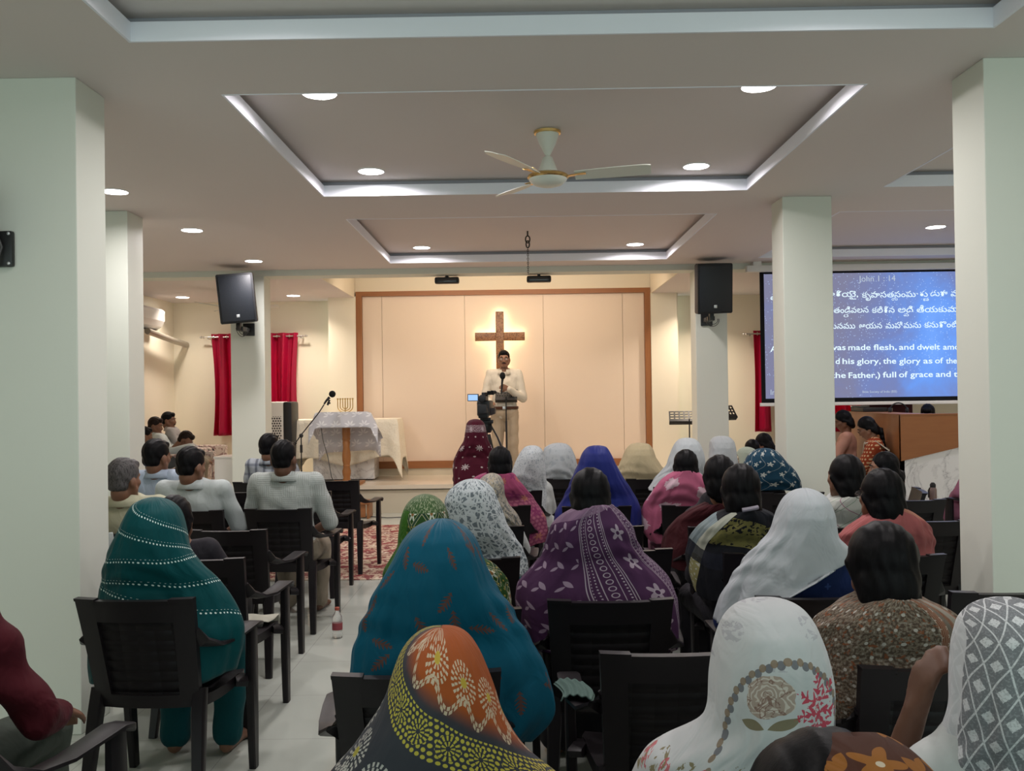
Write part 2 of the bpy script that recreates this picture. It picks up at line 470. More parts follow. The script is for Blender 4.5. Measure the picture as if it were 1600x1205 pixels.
# chain with a hook hanging in the far recess
m_iron = simple('dark_iron', (0.05, 0.045, 0.04), 0.5, 0.4, 0.6)
t = thing('hook_chain', 'dark iron hook and thin chain hanging from the far ceiling recess', 'chain', (0.115, 9.1, Z_REC))
put('ceiling_rod', MB().tube([(0, 0, 0), (0, 0, -0.055)], 0.008), m_iron, t)
for k, (z0, dx) in enumerate([(-0.085, 0), (-0.135, 0)]):
    pts = [(0.022 * math.sin(q) * (1 if k == 0 else 0.75), 0, z0 + 0.036 * math.cos(q)) for q in [2 * math.pi * i / 14 for i in range(15)]]
    put('hook', MB().tube(pts, 0.007, 8), m_iron, t)
mb = MB()
for i in range(13):
    zc = -0.18 - i * 0.021
    pts = [((0.008 * math.sin(q)) * (i % 2), (0.008 * math.sin(q)) * (1 - i % 2), zc + 0.014 * math.cos(q)) for q in [2 * math.pi * j / 8 for j in range(9)]]
    mb.tube(pts, 0.0025, 5)
put('chain', mb, m_iron, t)

# two black flood bars under the beam
m_blk = simple('black_powder_coat', (0.012, 0.012, 0.014), 0.45, 0.4)
m_lens = simple('dark_lens', (0.04, 0.04, 0.045), 0.15, 0.6)
for x, lab in ((-0.86, 'black flood light under the beam, left of the hanging chain'), (0.27, 'black flood light under the beam, below the hanging chain')):
    t = thing('flood_light', lab, 'flood light', (x, 11.0, Z_SOF), 0, 'black flood lights under the stage beam')
    put('housing', MB().box((-0.15, -0.05, -0.10), (0.15, 0.05, -0.02), 0.022), m_blk, t)
    put('lens', MB().box((-0.12, 0.045, -0.09), (0.12, 0.056, -0.03), 0.004), m_lens, t)
    put('front_rim', MB().box((-0.12, -0.056, -0.085), (0.12, -0.045, -0.04), 0.004), m_lens, t)
    put('bracket', MB().box((-0.02, -0.02, -0.03), (0.02, 0.02, 0.0), 0.003), m_blk, t)
    l = area('flood_lamp', (x, 11.06, Z_SOF - 0.06), 0.22, 7, (1.0, 0.80, 0.63), (0, 1, -0.42), 'RECTANGLE', 0.05, spread=150)
    l.parent = t; l.location = (0, 0.06, -0.06)
# ------------------------------------------------------------------ wall speakers
m_spk = Mat('black_speaker_shell', (0.016, 0.017, 0.02), 0.5, 0.4)
m_grille = Mat('black_speaker_grille', (0.010, 0.013, 0.019), 0.45, 0.5)
m_grille.bump(m_grille.voronoi(150), 0.4, 0.002)
m_badge = simple('silver_badge', (0.7, 0.72, 0.75), 0.3, 0.5, 0.7)
m_cable = simple('grey_cable', (0.09, 0.09, 0.09), 0.5)
m_plate = simple('black_bracket_steel', (0.015, 0.015, 0.016), 0.4, 0.5)
def speaker(name, label, loc, rz, rx, ry, col_y):
    """cabinet hung on a bracket; the column face is at world y = col_y"""
    t = thing('wall_speaker', label, 'speaker', loc, 0, None)
    M = Matrix.Rotation(rz, 4, 'Z') @ Matrix.Rotation(rx, 4, 'X') @ Matrix.Rotation(ry, 4, 'Y')
    w, h, d = 0.205, 0.285, 0.17
    mb = MB()
    pr = [(-w, -d), (w, -d), (w, -d + 0.12), (w * 0.62, d), (-w * 0.62, d), (-w, -d + 0.12)]
    rings = []
    for zz, s in ((-h, 0.95), (-h + 0.015, 1.0), (h - 0.015, 1.0), (h, 0.95)):
        rings.append([M @ Vector((px * s, py * (0.98 if s < 1 else 1), zz)) for px, py in pr])
    mb.rings(rings); put('cabinet', mb, m_spk, t)
    put('grille', MB().box((-w + 0.022, -d - 0.012, -h + 0.022), (w - 0.022, -d + 0.003, h - 0.022), 0.008, M), m_grille, t)
    put('badge', MB().box((-0.018, -d - 0.016, -h + 0.065), (0.018, -d - 0.011, -h + 0.10), 0.003, M), m_badge, t)
    dy = col_y - loc[1]
    b = put('bracket', MB().box((-0.03, 0.02, -h - 0.09), (0.05, dy - 0.02, -h - 0.04), 0.006).box((-0.02, -0.03, -h - 0.09), (0.03, 0.05, -h + 0.01), 0.006), m_plate, t)
    put('wall_plate', MB().box((-0.05, dy - 0.022, -h - 0.13), (0.09, dy, -h + 0.02), 0.006), m_plate, b)
    for k, (rr, cx) in enumerate(((0.075, 0.03), (0.055, 0.035))):
        pts = [(cx + rr * math.cos(q), 0.06 + 0.03 * math.sin(q * 2), -h - 0.07 + rr * 1.15 * math.sin(q)) for q in [math.pi * (0.0 - 1.05 * i / 16) for i in range(17)]]
        put('cable', MB().tube(pts, 0.004, 6), m_cable, t)
    return t
speaker('wall_speaker', 'black wall speaker tilted on the left stage column beside the red curtain', (-3.265, 10.45, 2.735), R(11), R(5), R(-5), 10.8)
speaker('wall_speaker', 'black wall speaker hung upright on the stage column beside the projection screen', (2.255, 10.45, 2.775), R(6), R(9), R(-2), 10.8)

# speaker on the near column, almost out of the picture
t = thing('wall_speaker', 'black speaker bracket with bolts on the near left column at the picture edge', 'speaker', (-2.40, 4.22, 2.27))
put('cabinet', MB().box((-0.36, -0.30, 0.0), (-0.045, -0.06, 0.31), 0.02), m_spk, t)
pl = put('wall_plate', MB().box((-0.10, -0.03, -0.06), (0.028, 0, 0.11), 0.012), m_plate, t)
for bx, bz in ((0.012, -0.045), (0.012, 0.095)):
    put('bolt', MB().sphere((bx, -0.032, bz), (0.008, 0.005, 0.008), 10), m_badge, pl)
put('bracket', MB().tube([(-0.05, -0.03, 0.03), (-0.09, -0.12, 0.06), (-0.16, -0.18, 0.12)], 0.025, 10), m_plate, t)
put('cable', MB().tube([(-0.065, -0.07, 0.14), (-0.03, -0.06, 0.10), (-0.01, -0.05, 0.03), (-0.03, -0.06, -0.05), (-0.07, -0.08, -0.07)], 0.006, 8), m_cable, t)

# ------------------------------------------------------------------ curtains
m_cur = Mat('red_satin_curtain', (0.36, 0.005, 0.045), 0.45, 0.4).translucent((0.85, 0.012, 0.10), 0.36)
m_steel = simple('brushed_steel', (0.62, 0.6, 0.56), 0.3, 0.5, 0.9)
def curtain(x0, x1, z0, z1, y, label, n=7, pleat=True):
    t = thing('curtain', label, 'curtain', ((x0 + x1) / 2, y, z1))
    w = (x1 - x0) / 2; h = z1 - z0
    NU, NV = 140, 26; rows = []
    for j in range(NV + 1):
        v = j / NV; row = []
        for i in range(NU + 1):
            u = i / NU
            a = 0.065 * (0.7 + 0.4 * v)
            wv = math.sin(u * n * 2 * math.pi) + 0.25 * math.sin(u * n * 4.6 * math.pi + 2 + v)
            xx = (-1 + 2 * u) * w * (1 - 0.06 * math.sin(v * 2.6)) + 0.012 * math.sin(u * 23 + v * 3)
            row.append((xx, a * wv, 0.03 - v * h))
        rows.append(row)
    mb = MB().rings(rows, close=False, cap=False)
    o = put('panel', mb, m_cur, t)
    so = o.modifiers.new('thick', 'SOLIDIFY'); so.thickness = 0.003
    put('rod', MB().tube([(-w - 0.10, 0, -0.02), (w + 0.06, 0, -0.02)], 0.012, 12), m_steel, t)
    for s in (-1, 1):
        put('finial', MB().lathe([(0.012, 0), (0.02, 0.012), (0.009, 0.028), (0.022, 0.045), (0.012, 0.07), (0.003, 0.075)], n=14,
            M=Matrix.Translation((s * (w + (0.10 if s < 0 else 0.06)), 0, -0.02)) @ Matrix.Rotation(s * R(90), 4, 'Y')), m_steel, t)
    for i in range(2 * n):
        u = (i + 0.5) / (2 * n)
        M = Matrix.Translation(((-1 + 2 * u) * w, 0, -0.02)) @ Matrix.Rotation(R(90), 4, 'Y')
        put('eyelet', MB().lathe([(0.018, -0.004), (0.027, -0.004), (0.027, 0.004), (0.018, 0.004)], n=16, M=M), m_steel, t)
    put('rod_bracket', MB().box((-w - 0.06, 0.0, -0.05), (-w - 0.04, 0.16, -0.03)).box((w + 0.02, 0.0, -0.05), (w + 0.04, 0.16, -0.03)), m_steel, t)
    return t
curtain(-4.67, -3.33, 0.97, 2.52, 13.60, 'glowing red eyelet curtain over the window behind the left stage column')
curtain(4.05, 5.70, 0.9, 2.45, 13.60, 'bright red curtain hanging behind the wooden counter below the screen')
curtain(3.56, 3.80, 0.92, 2.45, 13.55, 'narrow dark red curtain edge beside the second right column', 1)

# ------------------------------------------------------------------ air conditioner and drain pipe on the left wall
m_acw = simple('white_plastic', (0.82, 0.80, 0.77), 0.35, 0.4)
m_acd = simple('dark_vent', (0.06, 0.06, 0.06), 0.5)
t = thing('air_conditioner', 'white split air conditioner high on the left wall', 'air conditioner', (-5.3, 12.4, 2.56))
prof = [(0.0, 0.0), (0.10, 0.0), (0.17, 0.05), (0.21, 0.13), (0.21, 0.27), (0.18, 0.30), (0.0, 0.30)]
put('housing', MB().prism([(a, b) for a, b in prof], 'Y', -0.48, 0.48), m_acw, t, smooth=False)
put('flap', MB().box((0.11, -0.42, 0.012), (0.195, 0.42, 0.02), 0.003, Matrix.Rotation(R(-30), 4, 'Y') @ Matrix.Translation((-0.01, 0, 0.05))), m_acw, t)
put('outlet_vent', MB().box((0.06, -0.42, -0.004), (0.13, 0.42, 0.004)), m_acd, t)
put('display', MB().box((0.2095, -0.38, 0.16), (0.2115, -0.32, 0.20)), m_steel, t)
t = tag(put('drain_pipe', MB().tube([(-5.16, 12.45, 2.52), (-5.13, 12.8, 2.48), (-5.11, 13.3, 2.43), (-5.10, 13.74, 2.40)], 0.045, 14), simple('foil_lagging', (0.42, 0.38, 0.32), 0.35, 0.5, 0.5)),
        'silver lagged pipe running along the left wall below the air conditioner', 'pipe')

# ------------------------------------------------------------------ illuminated cross
m_crs = Mat('carved_teak', (0.27, 0.115, 0.038), 0.25, 0.6)
m_crs.over(m_crs.noise(26, 4, 0.6, 1.5) > 0.52, (0.13, 0.048, 0.014), 0.85)
m_crs.bump(m_crs.noise(60, 4, 0.6, 1.0), 0.5, 0.01)
m_led = emission('warm_led_strip', (1.0, 0.74, 0.45), 15)
cx, cy = -0.265, 13.30
t = thing('cross', 'wooden wall cross with warm light glowing behind it', 'cross', (cx, cy, 0))
put('upright', MB().box((-0.06, -0.025, 1.72), (0.06, 0.025, 2.80), 0.008), m_crs, t)
put('crossbeam', MB().box((-0.37, -0.02, 2.365), (-0.06, 0.02, 2.49), 0.008).box((0.06, -0.02, 2.365), (0.37, 0.02, 2.49), 0.008), m_crs, t)
led = MB()
led.box((-0.055, 0.03, 2.50), (-0.048, 0.045, 2.79)).box((0.048, 0.03, 2.50), (0.055, 0.045, 2.79)).box((-0.05, 0.03, 2.785), (0.05, 0.045, 2.792))
led.box((-0.36, 0.03, 2.475), (-0.06, 0.045, 2.482)).box((0.06, 0.03, 2.475), (0.36, 0.045, 2.482))
led.box((-0.36, 0.03, 2.372), (-0.06, 0.045, 2.379)).box((0.06, 0.03, 2.372), (0.36, 0.045, 2.379))
led.box((-0.055, 0.03, 1.75), (-0.048, 0.045, 2.36)).box((0.048, 0.03, 1.75), (0.055, 0.045, 2.36))
put('light_strip', led, m_led, t)
put('standoff', MB().box((-0.03, 0.02, 2.2), (0.03, 0.097, 2.3)).box((-0.03, 0.02, 2.6), (0.03, 0.097, 2.66)), m_iron, t)

# ------------------------------------------------------------------ cloth helper and the communion table
m_damask = Mat('ivory_damask', (0.80, 0.75, 0.62), 0.6, 0.3)
m_damask.over(m_damask.noise(30, 3, 0.5, 2.0) > 0.53, (0.72, 0.66, 0.52), 0.5)
m_damask.bump(m_damask.noise(14, 4, 0.55, 1.0), 0.5, 0.02)
m_leafcloth = Mat('white_cloth_with_leaves', (0.57, 0.58, 0.63), 0.55, 0.3)
x, y, z = m_leafcloth.coords()
gx, gz = cell(x * 1.0 + y * 0.0, z + y * 0.6, 0.19, 0.15)
msk = None
for a in (20, 65, 110, 155, 200):
    c, s = math.cos(R(a)) * 0.045, math.sin(R(a)) * 0.045
    e = leaf(gx - c, gz - s + 0.01, R(a), 0.036, 0.011)
    msk = e if msk is None else emax(msk, e)
m_leafcloth.over(msk, (0.80, 0.81, 0.84), 0.95)
m_marble = Mat('white_marble', (0.78, 0.77, 0.76), 0.25, 0.5)
vn = m_marble.noise(1.6, 6, 0.62, 2.2)
m_marble.over(between(vn, 0.492, 0.506), (0.30, 0.29, 0.30), 0.85)
m_marble.over(between(vn, 0.46, 0.54), (0.62, 0.61, 0.61), 0.5)

def draped_cloth(hx, hy, drop, wave=0.02, nwave=9, seed=0, corner=0.0, flare=0.04, res=22, slant=0.0):
    """cloth over a rectangular top (half sizes hx, hy): flat top then hanging sides; drop(a) gives the hanging length at perimeter angle"""
    rnd = random.Random(seed); ph = [rnd.random() * 6.28 for _ in range(4)]
    N = 240; per = []
    L = 4 * (hx + hy); rc = 0.03
    for i in range(N):
        s = i / N * L
        if s < 2 * hx: p = (-hx + s, -hy); nrm = (0, -1); c = min(s, 2 * hx - s)
        elif s < 2 * hx + 2 * hy: q = s - 2 * hx; p = (hx, -hy + q); nrm = (1, 0); c = min(q, 2 * hy - q)
        elif s < 4 * hx + 2 * hy: q = s - 2 * hx - 2 * hy; p = (hx - q, hy); nrm = (0, 1); c = min(q, 2 * hx - q)
        else: q = s - 4 * hx - 2 * hy; p = (-hx, hy - q); nrm = (-1, 0); c = min(q, 2 * hy - q)
        sx = 1 if p[0] > 0 else -1; sy = 1 if p[1] > 0 else -1
        k = max(0, 1 - c / 0.12)
        n2 = Vector((nrm[0] + sx * k * 0.7 * (nrm[0] == 0), nrm[1] + sy * k * 0.7 * (nrm[1] == 0)))
        n2.normalize()
        per.append((p, n2, s / L, k))
    rings = []
    for t in (0.0, 0.5, 0.97):
        rings.append([(p[0] * t, p[1] * t, 0.0) for p, n, s, k in per])
    for j in range(res + 1):
        t = j / res; ring = []
        for p, n, s, k in per:
            d = drop(p[0] / hx, p[1] / hy) + corner * k * k
            w = wave * t * (math.sin(s * nwave * 6.283 + ph[0]) + 0.6 * math.sin(s * nwave * 2.7 * 6.283 + ph[1] + t)) + flare * t * (1 + k)
            off = 0.008 + max(w, -0.004) + 0.012 * min(1, t * 12)
            ring.append((p[0] + n[0] * off, p[1] + n[1] * off, -0.004 - d * t))
        rings.append(ring)
    return MB().rings(rings, True, False)

TY = 12.88
t = thing('communion_table', 'long stage table with a white marble base under an ivory cloth', 'table', (-2.47, TY, ST))
put('tabletop', MB().box((-0.72, -0.27, 0.82), (0.72, 0.27, 0.86), 0.006), m_wood, t)
put('marble_base', MB().box((-0.45, -0.22, 0.02), (0.42, 0.2, 0.82), 0.006), m_marble, t)
put('plinth', MB().box((-0.40, -0.19, 0), (0.38, 0.17, 0.03)), m_dark, t)
def tdrop(ax, ay):
    d = 0.58
    if ay < -0.98: d = 0.62 - 0.10 * abs(ax) + 0.03 * math.sin(ax * 5 + 1)
    if ax < -0.98: d = 0.72
    if ax > 0.98: d = 0.55
    return d
o = put('tablecloth', draped_cloth(0.75, 0.285, tdrop, 0.02, 7, 3, 0.30, 0.05), m_damask, None, (-2.47, TY, ST + 0.868))
o.modifiers.new('thick', 'SOLIDIFY').thickness = 0.003
tag(o, 'ivory damask cloth draped over the stage table, one long corner hanging', 'tablecloth')

# menorah
m_brass = simple('old_brass', (0.55, 0.38, 0.14), 0.35, 0.5, 0.9)
t = thing('menorah', 'small brass seven-branched candlestick on the ivory-clothed table', 'candlestick', (-2.50, TY + 0.02, ST + 0.876))
put('base', MB().lathe([(0.05, 0), (0.05, 0.012), (0.02, 0.03), (0.012, 0.06)], n=20), m_brass, t)
put('stem', MB().tube([(0, 0, 0.05), (0, 0, 0.27)], 0.008, 10), m_brass, t)
for r_ in (0.035, 0.072, 0.108):
    pts = [(r_ * math.cos(q), 0, 0.165 + r_ * 0.75 * math.sin(q)) for q in [math.pi + math.pi * i / 18 for i in range(19)]]
    pts = [(-r_, 0, 0.27)] + pts + [(r_, 0, 0.27)]
    put('branch', MB().tube(pts, 0.007, 8), m_brass, t)
for k in range(-3, 4):
    put('candle_cup', MB().lathe([(0.006, -0.01), (0.013, 0.0), (0.013, 0.014), (0.007, 0.016)], (k * 0.036, 0, 0.275), 12), m_brass, t)

# lectern
m_turn = Mat('turned_teak', (0.40, 0.17, 0.05), 0.35, 0.5)
m_turn.over(m_turn.noise(9, 4, 0.6, 0.4, (5, 5, 0.7)), (0.25, 0.09, 0.025), 0.7)
LX, LY = -2.35, 12.17
t = thing('lectern', 'wooden lectern on a turned post, covered by a leaf-patterned cloth', 'lectern', (LX, LY, ST))
put('post', MB().lathe([(0.052, 0.03), (0.055, 0.06), (0.045, 0.09), (0.056, 0.13), (0.058, 0.18), (0.044, 0.235), (0.05, 0.25), (0.044, 0.265), (0.056, 0.32),
                        (0.058, 0.40), (0.045, 0.50), (0.052, 0.57), (0.045, 0.585), (0.05, 0.60), (0.056, 0.615), (0.05, 0.63), (0.053, 0.66), (0.056, 0.675), (0.053, 0.82)], n=28), m_turn, t)
put('base_plate', MB().box((-0.22, -0.2, 0), (0.22, 0.2, 0.035), 0.01), m_turn, t)
MS = Matrix.Translation((0, 0, 0.88)) @ Matrix.Rotation(R(-20), 4, 'X')
put('reading_board', MB().box((-0.31, -0.19, -0.018), (0.31, 0.19, 0.018), 0.005, MS), m_turn, t)
put('front_board', MB().box((-0.31, -0.205, 0.79), (0.31, -0.18, 0.955), 0.004), m_turn, t)
# cloth over the lectern: front fall, slanted top, back fall
rows = []
prof = [(-0.235, 0.775), (-0.232, 0.80), (-0.222, 0.88), (-0.214, 0.955), (-0.205, 0.985), (-0.17, 0.985), (0.0, 0.92), (0.19, 0.85), (0.225, 0.82), (0.235, 0.70), (0.235, 0.58), (0.24, 0.43)]
for (yy, zz) in prof:
    row = []
    for i in range(61):
        u = -1 + 2 * i / 60; au = abs(u)
        if au < 0.78: xx = u / 0.78 * 0.325; dz = 0
        else: q = (au - 0.78) / 0.22; xx = math.copysign(0.325 + 0.04 + 0.10 * q, u); dz = -0.22 * q + 0.01 * math.sin(u * 40 + yy * 20)
        if yy > 0.22 and zz < 0.8: xx *= 0.93; dz *= 0.5
        row.append((xx, yy + 0.006 * math.sin(u * 9 + zz * 6), max(zz + dz, 0.32) + (0.02 * u if zz < 0.6 else 0)))
    rows.append(row)
o = put('lectern_cloth', MB().rings(rows, False, False), m_leafcloth, None, (LX, LY, ST))
o.modifiers.new('thick', 'SOLIDIFY').thickness = 0.003
tag(o, 'white leaf-patterned cloth hanging over the lectern', 'cloth')

def micstand():
    t = thing('microphone_stand', 'black boom microphone stand in front of the lectern', 'microphone stand', (-2.83, 11.62, 0))
    put('pole', MB().tube([(0, 0, 0.02), (0, 0, 0.62)], 0.011, 10).tube([(0, 0, 0.62), (0, 0, 1.06)], 0.008, 10).tube([(0, 0, 0.85), (0, 0, 0.95)], 0.017, 10), m_blk, t)
    put('clutch', MB().sphere((0, 0, 1.07), (0.028, 0.022, 0.03), 12), m_blk, t)
    put('boom', MB().tube([(-0.11, 0.0, 0.93), (0.0, 0.0, 1.08), (0.22, 0.05, 1.36), (0.29, 0.06, 1.47)], 0.0075, 8).tube([(-0.13, 0, 0.905), (-0.07, 0, 0.985)], 0.02, 10), m_blk, t)
    for a in (40, 160, 280):
        put('leg', MB().tube([(0, 0, 0.16), (0.28 * math.cos(R(a)), 0.28 * math.sin(R(a)), 0.012)], 0.009, 8), m_blk, t)
    mt = thing('microphone', 'black microphone with a round foam head on the boom stand', 'microphone', (-2.83, 11.62, 0))
    put('handle', MB().tube([(0.29, 0.06, 1.475), (0.315, 0.065, 1.515), (0.36, 0.075, 1.565)], [0.011, 0.014, 0.018], 12), m_blk, mt)
    put('foam_head', MB().sphere((0.395, 0.08, 1.605), 0.045, 18), m_foam, mt)
    put('clip', MB().box((0.335, 0.03, 1.475), (0.375, 0.06, 1.50), 0.004).tube([(0.335, 0.06, 1.46), (0.36, 0.07, 1.53)], 0.013, 8), m_blk, mt)
    return t
m_foam = Mat('black_foam', (0.010, 0.011, 0.012), 0.9, 0.2)
micstand()
tag(put('cable', MB().tube([(-2.66, 11.98, 1.24), (-2.62, 11.95, 1.0), (-2.55, 11.94, 0.75), (-2.51, 11.94, 0.5), (-2.46, 11.94, 0.41), (-2.42, 11.93, 0.22), (-2.3, 11.8, 0.012), (-1.7, 11.5, 0.008), (-1.3, 11.6, 0.008)], 0.006, 6), m_cable),
    'thin dark cable running down beside the lectern post to the floor', 'cable')

# ------------------------------------------------------------------ white cabinet, air cooler, wooden step
t = thing('cabinet', 'low white cabinet in front of the left stage column', 'cabinet', (-3.56, 11.32, ST))
ST_ = ST
put('body', MB().box((-0.24, -0.18, 0.0), (0.24, 0.18, 0.44), 0.006), m_acw, t)
put('lid', MB().box((-0.25, -0.19, 0.44), (0.25, 0.19, 0.465), 0.006), m_acw, t)
put('door', MB().box((-0.225, -0.186, 0.02), (0.225, -0.178, 0.425), 0.003), m_acw, t)
t = thing('air_cooler', 'white air cooler with a dark back behind the left stage column', 'air cooler', (-3.34, 12.5, ST))
put('body', MB().box((-0.14, -0.2, 0.03), (0.11, 0.2, 1.13), 0.045), m_acw, t)
put('back_shell', MB().box((0.09, -0.2, 0.03), (0.22, 0.2, 1.13), 0.04), m_blk, t)
m_honey = Mat('cooler_grille', (0.75, 0.73, 0.70), 0.5)
x, y, z = m_honey.coords()
m_honey.over(dots(x, z, 0.034, 0.0125, True), (0.05, 0.05, 0.05))
put('grille', MB().box((-0.115, -0.208, 0.30), (0.075, -0.198, 0.93), 0.004), m_honey, t)
for k in range(4):
    put('caster', MB().sphere((-0.1 + 0.2 * (k % 2) + 0.05, -0.15 + 0.3 * (k // 2), 0.02), 0.02, 8), m_blk, t)
t = thing('step_stool', 'wooden step in front of the stage, seen behind the chair leg', 'step', (-2.28, 11.62, 0))
put('top_board', MB().box((-0.4, -0.17, 0.185), (0.36, 0.17, 0.215), 0.005), m_wood, t)
for s in (-1, 1):
    put('side_board', MB().box((s * 0.34 - 0.025, -0.15, 0), (s * 0.34 + 0.025 - 0.02, 0.15, 0.185), 0.003), m_wood, t)
put('front_board', MB().box((-0.34, -0.145, 0.02), (0.30, -0.125, 0.185), 0.003), m_wood, t)

# ------------------------------------------------------------------ rug
m_rug = Mat('maroon_cream_rug', (0.52, 0.40, 0.30), 0.9, 0.1)
x, y, z = m_rug.coords()
nz = m_rug.noise(16, 2, 0.5, 1.2)
gx, gy = cell(x, y, 0.30, 0.42)
m_rug.over(nz > 0.51, (0.17, 0.03, 0.04), 0.9)
m_rug.over(leaf(gx, gy, 0.6, 0.11, 0.04), (0.22, 0.03, 0.04), 0.9)
m_rug.over(leaf(gx - 0.07, gy - 0.05, -0.7, 0.08, 0.03), (0.30, 0.10, 0.09), 0.9)
m_rug.over(flower(gx + 0.07, gy + 0.1, 0.06, 6), (0.62, 0.55, 0.44), 0.8)
o = put('rug', MB().box((-2.6, -1.6, 0.0), (2.4, 1.6, 0.008)), m_rug, None, (-0.1, 9.27, 0.001), smooth=False)
tag(o, 'maroon and cream patterned rug on the tiles before the stage', 'rug')

# ------------------------------------------------------------------ music stands
def music_stand(loc, rz, zt, label, w=0.26, d=0.16, tilt=35):
    t = thing('music_stand', label, 'music stand', loc, rz)
    M = Matrix.Translation((0, 0, zt)) @ Matrix.Rotation(R(tilt), 4, 'X')
    desk = MB()
    desk.box((-w, 0.0, -0.012), (w, 0.012, 0.02), 0.0, M)
    for k in range(4):
        zz = 0.02 + k * d / 3.0
        desk.box((-w, 0.0, zz), (w, 0.008, zz + 0.018), 0, M)
    for k in range(9):
        xx = -w + k * (2 * w - 0.02) / 8
        desk.box((xx, 0.001, 0.0), (xx + 0.02, 0.009, d + 0.03), 0, M)
    put('desk', desk, m_blk, t)
    put('ledge', MB().box((-w, -0.05, -0.02), (w, 0.012, -0.008), 0.002, M), m_blk, t)
    put('pole', MB().tube([(0, 0.02, 0.12), (0, 0.02, zt - 0.3)], 0.013, 10).tube([(0, 0.02, zt - 0.3), (0, 0.02, zt + 0.03)], 0.009, 10), m_blk, t)
    for a in (90, 210, 330):
        put('leg', MB().tube([(0, 0.02, 0.2), (0.24 * math.cos(R(a)), 0.02 + 0.24 * math.sin(R(a)), 0.012)], 0.008, 8), m_blk, t)
    return t
music_stand((-0.17, 12.2, ST), R(176), 1.125, 'black slotted music stand in front of the standing speaker', 0.15, 0.12, 38)
music_stand((2.33, 12.28, ST), R(172), 0.79, 'black slotted music stand beside the right stage column', 0.27, 0.16, 50)
music_stand((2.72, 11.9, 0.0), R(200), 1.23, 'black music stand mostly hidden behind the right stage column', 0.2, 0.15, 40)

# ------------------------------------------------------------------ video camera on its tripod
CX, CY = -0.325, 8.75
m_lcd = emission('camera_screen', (0.35, 0.55, 0.9), 0.9)
t = thing('tripod', 'black tall camera tripod standing in the aisle before the stage', 'tripod', (CX, CY, 0))
put('head', MB().box((-0.075, -0.07, 1.29), (0.075, 0.07, 1.325), 0.008).lathe([(0.05, 1.20), (0.065, 1.23), (0.06, 1.29), (0.045, 1.295)], n=20).box((-0.05, -0.10, 1.325), (0.05, 0.09, 1.345), 0.005), m_blk, t)
put('center_column', MB().tube([(0, 0, 0.75), (0, 0, 1.21)], 0.02, 12).sphere((0, 0, 1.13), 0.04, 12), m_blk, t)
put('pan_handle', MB().tube([(0.05, -0.05, 1.28), (0.12, -0.20, 1.16), (0.17, -0.32, 1.05)], [0.008, 0.009, 0.014], 8), m_blk, t)
for a in (-62, 178, 58):
    fx, fy = 0.46 * math.cos(R(a)), 0.46 * math.sin(R(a))
    lg = put('leg', MB().tube([(fx * 0.12, fy * 0.12, 1.18), (fx * 0.55, fy * 0.55, 0.62)], 0.016, 8).tube([(fx * 0.55, fy * 0.55, 0.62), (fx, fy, 0.03)], 0.011, 8), m_blk, t)
    put('rubber_foot', MB().sphere((fx, fy, 0.018), 0.018, 8), m_foam, lg)
put('spreader', MB().tube([(0, 0, 0.78), (0.46 * math.cos(R(-62)) * 0.5, 0.46 * math.sin(R(-62)) * 0.5, 0.68)], 0.006, 6), m_blk, t)
t = thing('video_camera', 'black video camera with a lit flip-out screen on the tripod', 'video camera', (CX, CY, 1.345), R(-6))
put('body', MB().box((-0.062, -0.16, 0.02), (0.062, 0.12, 0.17), 0.02).box((-0.045, -0.19, 0.0), (0.05, -0.10, 0.10), 0.015), m_blk, t)
put('battery', MB().box((-0.045, -0.235, 0.045), (0.045, -0.16, 0.135), 0.012), m_spk, t)
put('top_handle', MB().box((-0.016, -0.14, 0.225), (0.016, 0.10, 0.25), 0.008).box((-0.016, 0.07, 0.16), (0.016, 0.10, 0.24), 0.005).box((-0.016, -0.14, 0.16), (0.016, -0.11, 0.24), 0.005), m_blk, t)
put('viewfinder', MB().box((-0.035, -0.22, 0.17), (0.035, -0.06, 0.215), 0.012).lathe([(0.03, 0), (0.036, 0.03), (0.028, 0.034)], n=16, M=Matrix.Translation((0, -0.215, 0.19)) @ Matrix.Rotation(R(90), 4, 'X')), m_blk, t)
put('microphone', MB().tube([(0.075, 0.16, 0.25), (0.075, -0.08, 0.25)], 0.017, 12).box((0.02, -0.02, 0.225), (0.085, 0.04, 0.262), 0.005), m_foam, t)
put('lens_barrel', MB().tube([(0, 0.11, 0.09), (0, 0.25, 0.09)], [0.05, 0.055], 20), m_blk, t)
put('hand_strap', MB().strap([(0.064, -0.12, 0.06), (0.095, -0.06, 0.07), (0.095, 0.03, 0.07), (0.064, 0.09, 0.06)], [(0, 0, 1)] * 4, 0.06, 0.006), m_spk, t)
fl = put('flip_screen', MB().box((-0.165, -0.075, 0.165), (-0.055, -0.06, 0.235), 0.004).tube([(-0.06, -0.067, 0.20), (-0.03, -0.067, 0.20)], 0.008, 8), m_blk, t)
put('display', MB().box((-0.158, -0.0765, 0.172), (-0.064, -0.0745, 0.228)), m_lcd, fl)

